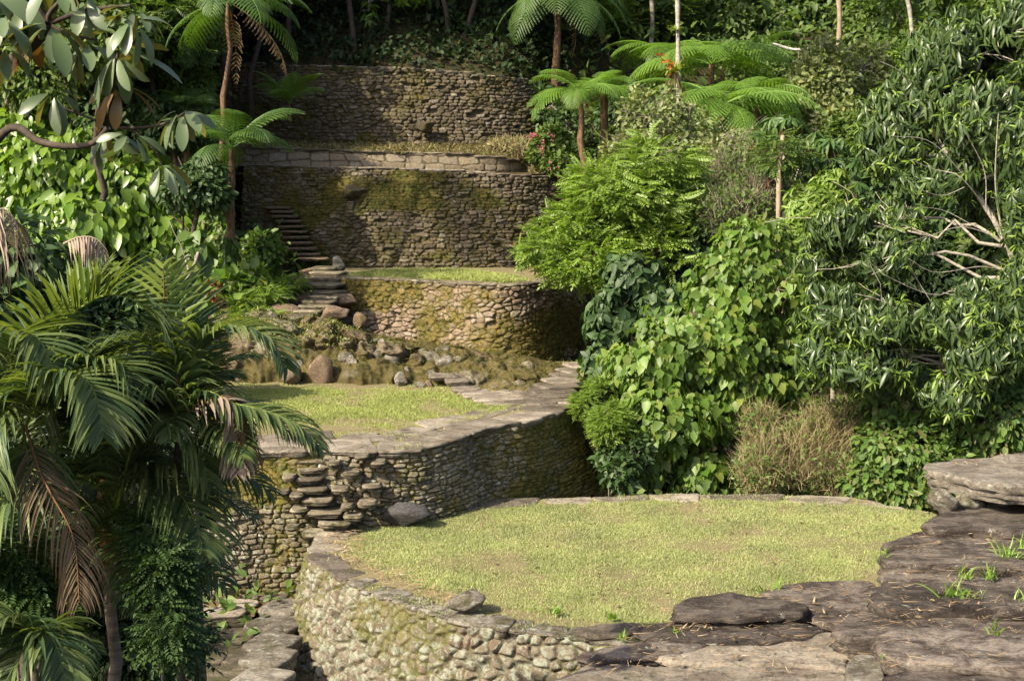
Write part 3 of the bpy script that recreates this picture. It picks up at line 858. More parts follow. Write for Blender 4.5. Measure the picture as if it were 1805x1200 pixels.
# walls ------------------------------------------------------------
o = wall_relief('retaining_wall', rimA, [1.1] * 11 + [1.5, 2.0, 2.5, 2.7, 2.9] + [2.9] * 9, .26, .21, .16, .065, .017, M['wall_near'], 3, fill=.25, jit=.85, coursed=False, round_=.34)
tag(o, 'lichen covered cobble retaining wall curving round the near lawn', 'stone wall')
o = wall_relief('retaining_wall', rimB, [3.0, 3.0, 2.9, 2.8, 2.5, 2.2, 2.1, 2.0, 2.0, 2.0, 2.0, 1.9, 1.5, 1.2], [.2] * 10 + [.3, .45, .55, .6, .6], .2, .09, .065, .017, M['wall_b'], 8, moss_shade_u=[0, 0, .1, 0, .15, .4, .75, .9, 1, 1, 1], jit=.8, coursed=True)  # moss thickens along the wall and also paints in the right half's shade
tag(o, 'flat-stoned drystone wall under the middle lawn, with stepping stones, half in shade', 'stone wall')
o = wall_relief('retaining_wall', rimC, [1.4, 1.5, 1.8, 2.0, 2.2, 2.3, 2.4, 2.5, 2.5], .2, .21, .13, .075, .02, M['wall_c'], 5, jit=.85, coursed=False)
tag(o, 'brown moss-grown rubble wall standing above the rocky bank', 'stone wall')
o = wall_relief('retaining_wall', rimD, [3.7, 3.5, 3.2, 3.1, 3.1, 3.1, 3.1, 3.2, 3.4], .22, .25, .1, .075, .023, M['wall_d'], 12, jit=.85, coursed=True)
tag(o, 'tall dark mossy drystone wall with a stair climbing its left end', 'stone wall')
o = wall_relief('low_wall', rimE, [.62] * 7 + [.6, .4], .03, .62, .27, .035, .025, M['wall_e'], 17, jit=.5, coursed=True, round_=.12, lump=.02)
tag(o, 'low pale wall of squared blocks between the two tall mossy walls', 'stone wall')
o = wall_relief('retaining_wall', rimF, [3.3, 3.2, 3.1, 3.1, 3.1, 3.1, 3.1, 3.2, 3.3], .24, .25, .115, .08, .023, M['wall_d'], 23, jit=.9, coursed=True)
tag(o, 'topmost mossy rubble wall below the dark forest', 'stone wall')

# sloping earth between E top and F base, bank between B lawn and C wall, earth above F -----------------------------
def bank(name, label, low, high, mat, nv=40, bulge=.1, amp=.12, seed=0, freq=1.1, res=.12, steep=0):
    n = 320 if steep else 160
    a = spline(low, .1)[0]; b = spline(high, .1)[0]
    f = np.linspace(0, 1, n)
    a = np.stack([np.interp(f, np.linspace(0, 1, len(a)), a[:, k]) for k in range(3)], 1)
    b = np.stack([np.interp(f, np.linspace(0, 1, len(b)), b[:, k]) for k in range(3)], 1)
    t = np.linspace(0, 1, nv)
    V = a[:, None] + (b - a)[:, None] * t[None, :, None]
    h = np.sin(pi * t)[None]
    if steep: V[..., 2] += (b - a)[:, None, 2] * (t ** steep - t)[None]
    d = fbm(V[..., 0] * freq, V[..., 1] * freq, V[..., 2] * freq, 5, seed)
    V[..., 1] += .35 * fbm(V[..., 0] * 1.1, 0 * V[..., 0], 3, 4, 91) * (1 - t)[None] ** 2
    V[..., 2] += bulge * h + amp * d * (h * .8 + .2)
    V[..., 2] += amp * .3 * np.abs(fbm(V[..., 0] * freq * 3.3, V[..., 1] * freq * 3.3, 4, 4, seed + 7)) * h
    V[..., 1] -= amp * .6 * fbm(V[..., 0] * 2, V[..., 1] * 2, V[..., 2] * 2 + 9, 4, seed + 2) * h
    at_ = None
    if steep:                                                  # rock faces breaking out of the earth
        u = V[..., 0] + .25 * fbm(V[..., 0] * 1.5, V[..., 1] * 1.5, V[..., 2], 3, 61); w = np.broadcast_to(t[None] * 3.2, u.shape) + .25 * fbm(V[..., 0] * 1.7, V[..., 1] * 1.7, V[..., 2], 3, 66)
        I, e, dx, dy = cells(u, w, .62, .7, .95, 14, False)
        mk = sstep(-.25, .25, fbm(V[..., 0] * .5, t[None] * 2 + 0 * u, 2, 3, 71) + .25 - .5 * sstep(-1, 1.5, V[..., 0]) + .1) * sstep(-.02, .03, t)[None] * (1 - sstep(.8, 1, t))[None]
        hh = sstep(0, .45, e) * (.35 + .8 * ((I * 77.7) % 1)) + (dx * ((I * 31.3) % 1 - .5) + dy * ((I * 13.1) % 1 - .5)) * .7 * sstep(0, .3, e)
        hh = hh + .25 * fbm(V[..., 0] * 4, V[..., 1] * 4, V[..., 2] * 4, 4, 75)
        V[..., 1] -= .45 * mk * hh; V[..., 2] += .2 * mk * hh
        f2 = fbm(V[..., 0] * 5, V[..., 1] * 3, 0, 4, 81) * .1
        V[..., 1] -= f2; V[..., 2] += f2 * .4
        at_ = {'stone': I.ravel(), 'joint': (1 - sstep(0, .25, e) * mk).ravel(), 'mossy': (1 - .75 * mk).ravel()}
    i = np.arange(n - 1)[:, None] * nv; j = np.arange(nv - 1)[None]
    q = np.stack([i + j, i + nv + j, i + nv + j + 1, i + j + 1], -1).reshape(-1, 4)
    o = obj(name, mesh(name, V.reshape(-1, 3), [q], mat, True, at_))
    tag(o, label, 'ground', kind='structure')
    return V
bk = bank('earth_bank', 'brown rocky earth bank behind the middle lawn',
     np.array([(-8.6, 34.2, ZB - .2), (-6, 34.2, ZB - .1), (-4, 34.1, ZB - .05), (-2, 33.8, ZB - .05), (-.6, 33.1, ZB - .05), (.6, 32.3, ZB - .1), (1.6, 31.6, ZB - .3)]),
     np.array([(-8.6, 38.2, -4.3), (-6, 37.8, -4.15), (-4, 37.2, -4.7), (-2, 36.9, -4.98), (-.6, 36.7, -5.2), (1, 36.8, -5.42), (2.4, 37.1, -5.6)]), M['bank'], 140, .1, .42, 4, .9, steep=.5)
sE = bank('earth_slope', 'strip of brown grass and earth below the topmost wall',
     rimE + [0, .1, -.02], rimF[:len(rimE)] * [1, 0, 0] + np.array([[0, 49.6, .3]]), M['earth'], 16, .0, .08, 6, .8)
sF = bank('earth_slope', 'dark earth slope rising above the topmost wall', rimF + [0, .15, -.04], np.array([(-12, 57, 7.5), (-8, 57, 7.6), (-4, 57, 7.6), (0, 57, 7.4), (3.5, 57, 6)]), M['litter'], 30, .1, .4, 9, .6)

# dirt path on the lower left and its edge -----------------------------------------------------------
pth = zline([(250, 1084), (330, 1086), (440, 1086), (500, 1066), (548, 1036), (575, 1000), (420, 1000), (330, 1010), (250, 1040)], ZP)
top_sheet('path', 'trodden earth path below the drystone wall', pth, ZP, M['earth'], .1, .015, 'path')

# ------------------------------------------------------------------ capstones along the rims
def capstones(rim, z, label, group, cat, mat, lo=.5, hi=1.0, wlo=.45, whi=.8, thick=.1, over=.07, s0=0, s1=None, seed=0, follow=False, dz=.05, name='capstone', rough=.035):
    p, s = spline(rim, .04)
    t = np.gradient(p, axis=0); t[:, 2] = 0; t = nrm(t)
    out = np.stack([t[:, 1], -t[:, 0]], 1)
    rr = np.random.default_rng(seed)
    a = s0; s1 = s[-1] if s1 is None else s1; k = 0
    def pt(u, off):
        q = np.array([np.interp(u, s, p[:, i]) for i in (0, 1)]); n = np.array([np.interp(u, s, out[:, i]) for i in (0, 1)])
        return q + n / np.linalg.norm(n) * off
    while a < s1 - .2:
        L = rr.uniform(lo, hi); b = min(a + L, s1)
        w = rr.uniform(wlo, whi)
        us = np.linspace(a - .035, b + .035, 9)
        outer = [pt(u, over + rr.uniform(-.05, .05)) for u in us]
        inner = [pt(u, -w + rr.uniform(-.1, .1)) for u in us[::-1][1:-1]] if w > .25 else [pt(u, -w) for u in us[::-1]]
        zz = (float(np.interp((a + b) / 2, s, p[:, 2])) if follow else z) + dz + rr.uniform(-.02, .02)
        slab(name, label, cat, np.array(outer + inner), zz, thick * rr.uniform(.8, 1.3), mat, seed * 50 + k, group, edge=.025, rough=rough, tilt=(rr.uniform(-.02, .02), rr.uniform(-.02, .02)))
        a = b; k += 1
LA = spline(rimA, .1)[1][-1]
capstones(rimA, ZA, 'flat grey capstone on the rim of the near lawn', 'capstones on the near lawn rim', 'capstone', M['slab_grey'], .8, 1.9, .42, .62, .1, .06, .6, LA * .72, 1, dz=.02)
capstones(rimA, ZA, 'small flat lichened stone capping the near cobble wall', 'small capping stones on the near cobble wall', 'capstone', M['rock'], .25, .6, .3, .5, .13, .05, LA * .72, LA, 11, dz=.02)
capstones(rimB, ZB, 'broad weathered capstone at the edge of the middle lawn', 'capstones on the middle terrace rim', 'capstone', M['slab_grey'], .7, 1.6, .8, .98, .13, .1, .2, None, 2)
rB2, sB = spline(rimB, .1)
tB = nrm(np.gradient(rB2, axis=0)); inn = np.stack([-tB[:, 1], tB[:, 0], 0 * tB[:, 0]], 1)
capstones((rB2 + inn * .9)[::6], ZB, 'inner flagstone laid between the middle lawn and its rim', 'flagstones beside the middle lawn', 'flagstone', M['slab_grey'], .6, 1.5, .6, 1.1, .08, 0, .6, sB[-1] - 2.2, 3, dz=.03, name='flagstone')
capstones(rimC, ZC, 'dark mossy capstone on the rim of the third terrace', 'capstones on the third terrace rim', 'capstone', M['slab_moss'], .4, .9, .3, .45, .1, .07, .1, None, 4, dz=.03)
capstones(rimD, 0, 'thin flat capstone along the tall dark wall', 'capstones on the tall dark wall', 'capstone', M['slab_grey'], .5, 1.1, .35, .5, .08, .08, 0, None, 5, follow=True, dz=.02)
capstones(rimE, 0, 'thin mossy capstone on the low pale block wall', 'capstones on the low block wall', 'capstone', M['slab_moss'], .5, 1.2, .35, .5, .07, .09, 0, None, 6, follow=True, dz=.02)
capstones(rimF, 0, 'mossy capstone on the topmost wall', 'capstones on the topmost wall', 'capstone', M['slab_moss'], .45, .9, .35, .5, .1, .06, 0, None, 7, follow=True, dz=.02)

# ------------------------------------------------------------------ the big slabs at the lower right, each traced on its own level
D1, D2, G1 = M['slab_near'], M['slab_near'], M['slab_grey']
z0, z1 = ZA + .12, -6.5
pslab('grey slab lying flat against the lawn, its long edge facing the grass', [(1330, 1040), (1380, 1024), (1460, 1019), (1545, 1020), (1560, 1060), (1545, 1110), (1470, 1112), (1405, 1080)], z0 + .03, .2, D1, 101)
pslab('dark straw-strewn slab raised at the front edge of the lawn', [(1180, 1062), (1205, 1050), (1280, 1036), (1345, 1044), (1430, 1066), (1425, 1082), (1330, 1088), (1240, 1090), (1195, 1086)], z0 + .16, .24, D1, 102, tilt=(0, -.02), rough=.1)
pslab('brown slab with a moss joint below the straw-strewn slab', [(1108, 1110), (1150, 1094), (1240, 1088), (1380, 1080), (1470, 1106), (1440, 1126), (1330, 1134), (1200, 1136), (1130, 1124)], z0, .2, D1, 103)
pslab('smooth grey-brown paving slab split by a dark crack', [(1130, 1150), (1240, 1134), (1380, 1130), (1470, 1110), (1500, 1120), (1510, 1150), (1500, 1180), (1380, 1172), (1180, 1168)], z0 - .04, .2, G1, 104)
pslab('dark pitted slab just above the cobble wall face', [(1010, 1152), (1060, 1140), (1150, 1126), (1260, 1134), (1230, 1150), (1120, 1160), (1040, 1166)], z0 - .02, .18, D1, 105)
pslab('wide pale slab at the bottom edge of the pavement', [(960, 1200), (1030, 1168), (1180, 1166), (1380, 1174), (1500, 1184), (1510, 1260), (1200, 1270), (940, 1250)], z0 - .1, .25, G1, 106)
pslab('thin slab wedged between lawn edge and cobble wall', [(1000, 1108), (1050, 1096), (1140, 1094), (1150, 1104), (1100, 1118), (1030, 1120)], z0 - .02, .14, G1, 107)
# upper level
pslab('dark layered slab furthest back on the raised platform', [(1618, 922), (1640, 906), (1700, 893), (1810, 886), (1880, 900), (1880, 940), (1720, 934), (1650, 934)], z1 + 0.18, .38, D1, 111)
pslab('long slab with a thin straight edge, second from the back of the platform', [(1543, 958), (1620, 932), (1720, 926), (1880, 936), (1880, 972), (1700, 970), (1600, 966)], z1 + 0.02, .3, D1, 112)
pslab('slab with a blunt rounded nose jutting over the lawn', [(1541, 978), (1560, 968), (1640, 960), (1880, 966), (1880, 1004), (1700, 998), (1600, 996), (1550, 990)], z1 + 0.13, .42, D1, 113)
pslab('reddish slab bearing a white lichen spot', [(1545, 1006), (1575, 992), (1700, 992), (1880, 1002), (1880, 1040), (1700, 1030), (1590, 1024), (1550, 1020)], z1 + -0.03, .42, D1, 114)
pslab('dark slab with crumbling lichened end, in the middle of the platform edge', [(1528, 1034), (1550, 1020), (1640, 1024), (1880, 1036), (1880, 1078), (1700, 1070), (1570, 1072), (1530, 1066)], z1 + 0.1, .45, D1, 115)
pslab('slab pointing left like a prow over the grey paving', [(1458, 1108), (1480, 1090), (1540, 1072), (1640, 1064), (1880, 1074), (1880, 1134), (1720, 1112), (1600, 1112), (1540, 1126), (1490, 1124)], z1 + -0.1, .4, D1, 116)
pslab('black smooth-topped slab overlapping the prow-shaped one', [(1530, 1122), (1556, 1104), (1640, 1100), (1740, 1112), (1880, 1136), (1880, 1184), (1700, 1172), (1600, 1164), (1540, 1150)], z1 + 0.1, .4, D1, 117)
pslab('black slab cut by the lower right corner of the photo', [(1543, 1190), (1600, 1172), (1700, 1174), (1880, 1190), (1880, 1290), (1560, 1290)], z1 + -0.03, .45, D1, 118)
pslab('brown mossy block propping the corner of the black slabs', [(1484, 1164), (1510, 1146), (1552, 1150), (1570, 1200), (1540, 1260), (1490, 1250)], z1 - .12, .5, M['rock'], 119, name='stone_block', cat='stone block')
zo = -5.83
pslab('thick grey tabletop slab overhanging its propping stones', [(1620, 818), (1650, 812), (1720, 802), (1810, 790), (1900, 792), (1900, 872), (1810, 868), (1730, 858), (1660, 842), (1628, 834)], zo, .34, M['slab_pale'], 120, under=.1, rough=.09, tilt=(-.02, -.03))
for k, (x, y, w, h, s) in enumerate(((1662, 882, 28, 26, 1), (1702, 888, 34, 28, 2), (1758, 888, 36, 26, 3), (1812, 886, 34, 26, 4))):
    Yk = 24.6 + .25 * k
    lab = ['rust-stained stone propping the outer corner of the tabletop slab', 'pale angular stone under the tabletop slab, next to the rust-stained one', 'squat grey stone under the middle of the tabletop slab', 'grey stone under the tabletop slab by the edge of the photo'][k]
    rock(lab, at(x, y, Yk), (sz(w, Yk), .3, sz(h, Yk)), 30 + k, M['rock'], 'propping_stone', 'stone', 'stones propping the tabletop slab')
rock('long rounded dark boulder lying on the near lawn rim', onz(825, 1057, ZA + .2), (sz(48, 21), .26, .17), 44, M['rock'], rot=.1)
rock('low blue-grey boulder beside the foot of the flying steps', at(712, 908, 25.85), (sz(54, 25), .28, .28), 45, M['rock_dark'], rot=-.1)

# stones under the near pavement, filling the step between lawn level and platform
# ------------------------------------------------------------------ stairs
def step(parent, c, w, d, th, mat, seed, ang=0):
    x = np.array([-.5, -.2, .2, .5, .52, .5, .2, -.2, -.5, -.52]); y = np.array([-.48, -.52, -.5, -.46, 0, .5, .5, .5, .5, 0])
    P = np.stack([x * w, y * d], 1); ca, sa = math.cos(ang), math.sin(ang)
    P = P @ np.array([[ca, sa], [-sa, ca]]) + np.asarray(c)[:2]
    me, _ = slab_mesh('step', P, c[2], th, mat, seed, edge=.03, rough=.035, org=(0, 0, 0))
    return obj('step', me, parent)

def stairs(label, pix, mat, th=.12, d=.5, seed=0, ang=0, cat='stair', name='stone_stair', group=None):
    t = thing(name, label, cat, (0, 0, 0), group)
    P0 = at(*pix[-1][:3]); t.location = [float(k) for k in P0]
    for k, (x, y, Yd, w) in enumerate(pix):
        c = at(x, y, Yd)
        step(t, c - P0, sz(w, Yd), d, th, mat, seed + k, ang + R.normal() * .08)
    return t
stairs('steep flight of jutting stepping stones between the near lawn and the middle lawn',
       [(552, 806, 26.2, 64), (550, 821, 26.1, 50), (546, 839, 25.95, 50), (552, 856, 25.85, 52), (560, 876, 25.7, 54), (575, 897, 25.6, 62), (590, 916, 25.5, 58), (562, 935, 25.35, 60)], M['slab_moss'], .11, .5, 200)
for k, (x, y, w) in enumerate([(510, 836, 28), (528, 893, 36), (500, 862, 26), (524, 868, 30), (620, 830, 34), (655, 852, 40), (640, 800, 30), (600, 858, 36), (648, 882, 40), (612, 888, 26), (622, 905, 40), (668, 810, 30), (590, 812, 26), (516, 925, 30)]):
    Yk = 25.95 - (y - 800) / 135 * .55 + .02 * (k % 3) + max(0, (x - 640) / 70 * .1)
    P = at(x, y, Yk - .05)
    slab('jutting_stone', 'flat mossy stone jutting from the wall beside the stepping stones', 'wall stone', P[:2] + np.array([(-.5, -.3), (-.2, -.36), (.25, -.34), (.5, -.25), (.52, .3), (-.5, .3)]) * [sz(w * .9, Yk), .6], P[2], .08 + .04 * R.random(), M['slab_moss'], 240 + k, 'stones jutting beside the stepping stones', rough=.03)
stairs('flight of mossy steps climbing from the bank to the third terrace', [(574, 470, 41, 44), (578, 478, 40.6, 60), (578, 488, 40.1, 60), (572, 499, 39.4, 60), (580, 512, 38.9, 56), (576, 520, 38.6, 60), (566, 528, 38.3, 60), (556, 537, 38.0, 56), (545, 545, 37.7, 50), (528, 552, 37.4, 50), (508, 557, 37.1, 56)], M['step_dark'] if False else M['slab_moss'], .12, .7, 300, -.2)
stairs('narrow stair climbing the left end of the tall dark wall', [(490, 364, 44.52, 44), (498, 371, 44.37, 44), (503, 379, 44.22, 46), (508, 388, 44.12, 46), (513, 397, 43.92, 46), (518, 406, 43.82, 48), (522, 416, 43.62, 48), (527, 426, 43.42, 48), (532, 436, 43.22, 50), (540, 446, 42.92, 52), (552, 454, 42.52, 54)], M['wall_c'], .08, .5, 330, .15)
stairs('paved steps curving up from the middle lawn behind the shaded wall', [(940, 704, 31.35, 110), (962, 694, 31.85, 90), (974, 686, 32.25, 80), (982, 677, 32.65, 70), (992, 668, 33.15, 66), (1004, 659, 33.75, 62), (1016, 650, 34.35, 60), (1028, 641, 34.95, 58)], M['slab_grey'], .14, .8, 360, .35)
stairs('short flight of flat steps at the right end of the rocky bank', [(790, 659, 33.85, 70), (806, 668, 33.35, 44), (822, 683, 32.75, 50), (836, 689, 32.45, 54), (856, 693, 32.05, 80), (880, 700, 31.55, 90), (905, 708, 31.15, 100)], M['slab_grey'], .12, .6, 380, .1)
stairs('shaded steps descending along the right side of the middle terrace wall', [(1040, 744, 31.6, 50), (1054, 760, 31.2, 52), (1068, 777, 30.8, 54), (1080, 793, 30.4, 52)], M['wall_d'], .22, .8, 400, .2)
stairs('rough steps going down beside the foot of the near cobble wall', [(488, 1094, 23.6, 92), (500, 1065, 24.3, 70), (480, 1128, 22.6, 84), (475, 1152, 21.9, 84), (462, 1190, 21.0, 90)], M['rock'], .3, .8, 420, -.35)
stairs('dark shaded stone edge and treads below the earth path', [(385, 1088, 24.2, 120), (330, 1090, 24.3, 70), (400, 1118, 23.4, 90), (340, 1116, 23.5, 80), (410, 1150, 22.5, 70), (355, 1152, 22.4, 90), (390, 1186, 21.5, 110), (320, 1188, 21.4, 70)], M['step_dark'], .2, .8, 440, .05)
for k, (x, y, w, lab) in enumerate([(470, 1046, 80, 'flat tan flagstone at the foot of the drystone wall'), (515, 1036, 50, 'small flagstone wedged beside the near cobble wall'), (420, 1063, 70, 'long thin flagstone on the earth path'), (375, 1080, 110, 'pale flagstone at the outer edge of the earth path')]):
    P = onz(x, y, ZP + .05)
    slab('flagstone', lab, 'flagstone', P[:2] + np.array([(-.5, -.4), (0, -.5), (.5, -.3), (.55, .3), (0, .5), (-.5, .35)]) * [sz(w, 25), .55], ZP + .05 + .01 * k, .12, M['slab_grey'], 460 + k)

# ------------------------------------------------------------------ boulders in the bank and walls
for k, (x, y, Yd, rx, ry, lab) in enumerate([
    (568, 650, 34.0, 24, 32, 'pointed white-lichened boulder at the foot of the bank'), (620, 652, 34.3, 16, 30, 'slanting grey rock in the bank right of the pointed boulder'),
    (688, 636, 34.8, 18, 30, 'grey-green angular boulder sticking out in the middle of the bank'), (650, 638, 34.8, 13, 26, 'slim upright rock in the bank left of the angular boulder'),
    (476, 572, 36.4, 30, 28, 'mossy boulder at the foot of the left steps'), (520, 600, 36.0, 26, 18, 'flat mossy rock on the left shoulder of the bank'), (515, 660, 33.9, 24, 20, 'low brown rock left of the pointed boulder'),
    (707, 668, 33.7, 16, 16, 'small cube-like rock by the lawn edge below the bank'), (596, 463, 41.0, 15, 15, 'round yellow-mossed boulder at the top of the steps'), (635, 560, 37.3, 14, 16, 'pale upright stone at the left end of the rubble wall'),
    (478, 640, 34.6, 26, 26, 'grey lichened boulder behind the palm tip'), (545, 625, 35.0, 18, 16, 'brown lump of rock above the pointed boulder'), (600, 600, 36.0, 26, 12, 'flat ledge rock high on the bank'), (660, 600, 36.2, 24, 10, 'thin ledge rock below the rubble wall'),
    (740, 678, 33.4, 12, 10, 'small stone on the earth by the lawn'), (755, 676, 33.5, 10, 10, 'smaller stone right beside the lawn-edge stone'), (628, 334, 44.1, 36, 16, 'big smooth grey boulder built into the tall dark wall'), (748, 220, 48.9, 20, 12, 'pinkish boulder built into the topmost wall'), (845, 736, 29.6, 10, 5, 'little dark stone on the flagstones of the middle terrace')]):
    rock(lab, at(x, y + 3, Yd + (.12 if y > 500 else 0)), (sz(rx, Yd), sz(rx, Yd) * .8, sz(ry, Yd)), 60 + k, M['wall_d'] if 'tall dark' in lab or 'topmost' in lab else M['rock'] if k % 3 else M['wall_c'], rot=R.uniform(-.4, .4))

for k in range(22):
    i = int(R.integers(12, 300)); j = int(R.integers(6, 110)); v = bk[i, j]
    if v[0] > .4 and v[1] < 33.5: continue
    r = R.uniform(.08, .24)
    rock('small mossy rock half buried in the earth bank', v + [0, .06, -r * .15], (r * R.uniform(.9, 1.5), r, r * R.uniform(.6, 1.1)), 600 + k, M['rock'] if k % 3 else M['slab_moss'], name='rock', cat='rock', group='small rocks in the earth bank', rot=R.uniform(0, 3))

for k, (x, y, Yd, rx, ry, lab) in enumerate([(545, 492, 40.2, 26, 20, 'mossy hummock left of the upper steps'), (530, 518, 39.0, 24, 18, 'mossy hummock left of the middle of the steps'), (500, 540, 37.9, 30, 16, 'broad mossy hummock left of the lower steps'), (608, 520, 38.6, 22, 18, 'mossy hummock between the steps and the rubble wall'), (590, 545, 37.6, 26, 18, 'mossy rock below the bend of the steps'), (556, 562, 36.9, 28, 16, 'mossy ledge under the lowest steps'), (462, 590, 36.2, 26, 22, 'mossy boulder at the left end of the bank'), (548, 470, 41.2, 18, 12, 'small mossy hummock beside the top step')]):
    rock(lab, at(x, y + 8, Yd), (sz(rx, Yd) * 1.25, sz(rx, Yd), sz(ry, Yd) * .8), 90 + k, M['wall_c'], 'mossy_rock', 'rock', rot=R.uniform(-1, 1))

# ------------------------------------------------------------------ grass
def rand_in(poly, n):
    poly = np.asarray(poly)[:, :2]; lo, hi = poly.min(0), poly.max(0); out = []
    k = 0
    while k < n:
        q = lo + R.random((n * 2, 2)) * (hi - lo); q = q[inside(q, poly)]; out.append(q); k += len(q)
    return np.vstack(out)[:n]

def grass(name, label, poly, z, n, h, w, mat, amp=.02, thin=0.):
    p = rand_in(poly, n)
    f = fbm(p[:, 0] * 1.1, p[:, 1] * 1.1, 3, 4, 77)
    keep = R.random(n) < np.clip(.78 + f * 1.3 - thin, .12, 1)
    p = p[keep]; f = f[keep]; n = len(p)
    zz = z + amp * fbm(p[:, 0] * .7, p[:, 1] * .7, 0, 3, 8) * 1.5
    P = np.column_stack([p, zz - .005])
    D = nrm(np.column_stack([R.normal(size=(n, 2)) * .55, np.ones(n)]))
    V, t, q = strips(P, D, h * (1 + .35 * R.normal(size=n) + f * .6).clip(.35, 2.2), np.full(n, w), .8, 2)
    o = obj(name, mesh(name, V, [t, q], mat, False))
    return tag(o, label, 'grass', kind='stuff')
grass('grass', 'short yellow-green grass on the near lawn', lawnA, ZA, 260000, .042, .005, M['grass'])
grass('grass', 'short bright grass on the middle lawn', lawnB, ZB, 110000, .05, .007, M['grass_b'])
grass('grass', 'thin grass along the edges of the near lawn', capA, ZA, 60000, .05, .006, M['grass'], thin=.35)
grass('grass', 'thin grass along the edges of the middle lawn', capB, ZB, 45000, .05, .008, M['grass_b'], thin=.35)
ring = lawnB[:, :2].mean(0) + (lawnB[:, :2] - lawnB[:, :2].mean(0)) * 1.06
grass('grass', 'short grass on the mossy third terrace', zline([(612, 486), (700, 489), (800, 494), (880, 498), (930, 498), (930, 492), (880, 484), (820, 479), (760, 477), (700, 478), (640, 482)], ZC), ZC, 30000, .09, .011, M['grass_b'])
# seams: tufts along the slab joints and stair edges
def tuft(label, c, n, h, w, mat, spread=.12, name='grass_tuft', cat='grass tuft', group=None, lean=.45):
    c = np.asarray(c, float)
    P = np.column_stack([R.normal(size=(n, 2)) * spread, np.zeros(n)])
    D = nrm(np.column_stack([R.normal(size=(n, 2)) * lean, np.ones(n)]))
    V, t, q = strips(P, D, h * (1 + .3 * R.normal(size=n)).clip(.4, 1.6), np.full(n, w), .7, 4)
    o = obj(name, mesh(name, V, [t, q], mat, False), None, [float(k) for k in c])
    return tag(o, label, cat, group)
for x, y, n, h, lab in ((1672, 1058, 16, .3, 'broad-bladed grass tuft on the platform slabs, left of the largest tuft'), (1706, 1060, 12, .22, 'low grass tuft close beside the broad-bladed one'), (1775, 992, 30, .3, 'largest grass tuft, between the back slabs of the platform'), (1800, 975, 14, .3, 'upright grass tuft by the edge of the photo'),
                      (1556, 992, 7, .22, 'small pale grass tuft at the nose of the blunt slab'), (1357, 1046, 10, .24, 'wisp of grass on the grey slab by the lawn'), (1700, 1020, 10, .2, 'sparse grass shoots above the broad-bladed tuft'), (1745, 1020, 12, .18, 'grass shoots in the middle joint of the platform'),
                      (1795, 1065, 8, .2, 'thin grass shoots in the lower joint by the edge of the photo'), (1755, 1118, 8, .16, 'yellowish sprig in the joint above the black slab'), (1195, 1122, 9, .12, 'tiny tuft in the slab joint near the cobble wall'), (1095, 1128, 10, .12, 'tiny tuft at the top of the cobble wall'),
                      (1798, 904, 9, .25, 'pale shoots under the tabletop slab by the edge of the photo'), (1560, 1160, 26, .07, 'cushion of moss between the brown block and black slab'), (1080, 1090, 25, .09, 'bright green patch at the front edge of the lawn'), (980, 1080, 25, .08, 'green patch by the rim left of the bright one')):
    tuft(lab, onz(x, y, (z1 + .02) if x > 1500 else ZA + .06), int(n * 1.6), h * 1.15, .014, M['grass_tuft'], min(.07, h * .3))
# fallen straw on the slabs
def straw(poly, z, n, label):
    p = rand_in(poly, n)
    a = R.normal(size=n) * .55 + .1 + (R.random(n) < .25) * 1.2
    D = np.column_stack([np.cos(a), np.sin(a), R.normal(size=n) * .03])
    P = np.column_stack([p, z + .02 + R.random(n) * .03])
    V, t, q = strips(P, D, R.uniform(.06, .3, n), np.where(R.random(n) < .15, .014, .005), .03, 2, face=np.tile([0, 0, 1.], (n, 1)))
    tag(obj('straw_litter', mesh('straw_litter', V, [t, q], M['straw'], False)), label, 'plant litter', kind='stuff')
straw(zline([(1180, 1060), (1280, 1040), (1540, 1022), (1540, 1110), (1490, 1190), (1010, 1190), (1060, 1140)], ZA + .2), ZA + .17, 380, 'fallen straw and needles on the slabs at lawn level')
straw(zline([(1620, 905), (1850, 890), (1850, 1200), (1550, 1200), (1500, 1100), (1560, 1000)], z1), z1 + .12, 420, 'fallen straw and needles on the raised platform slabs')
straw(zline([(1650, 822), (1800, 800), (1850, 800), (1850, 845), (1740, 842)], zo), zo + .02, 110, 'fallen straw on the tabletop slab')
straw(zline([(560, 960), (600, 935), (640, 950), (640, 990), (760, 1040), (860, 1075), (840, 1086), (700, 1050), (600, 1005)], ZA), ZA + .06, 420, 'fallen straw along the rim of the near lawn')

# ------------------------------------------------------------------ ground cover on the slopes
def cover(name, label, pts, mat, kind, size, up=.25, spread=.3, per=5):
    n = len(pts)
    P = (np.column_stack([pts, ground_z(pts[:, 0], pts[:, 1])]) if pts.shape[1] == 2 else pts).repeat(per, 0)
    m = len(P)
    P = P + R.normal(size=(m, 3)) * [spread, spread, 0]; P[:, 2] += np.abs(R.normal(size=m)) * up
    D = nrm(R.normal(size=(m, 3)) + [0, -.4, .1]); N = nrm(R.normal(size=(m, 3)) * .5 + [0, -.35, 1])
    o = obj(name, leaves_mesh(name, kind, P, D, N, size * R.uniform(.5, 1.5, m), mat))
    return tag(o, label, 'undergrowth', kind='stuff')
def region(n, x0, x1, y0, y1, keepout=True):
    p = np.column_stack([R.uniform(x0, x1, n), R.uniform(y0, y1, n)])
    if keepout:
        m = np.zeros(n, bool)
        for c in (capA, capB, capBk, capC, capD, capF): m |= inside(p, c)
        p = p[~m]
    return p
cover('undergrowth', 'leafy undergrowth filling the gully right of the terraces', region(7000, 2.6, 20, 28.5, 50), M['lf_mid'], 'ovate', .2, .5, .3, 4)
cover('undergrowth', 'leafy undergrowth on the forested slope at the upper right', region(7000, 2, 36, 48, 78), M['lf_mid'], 'ovate', .32, .8, .4, 4)
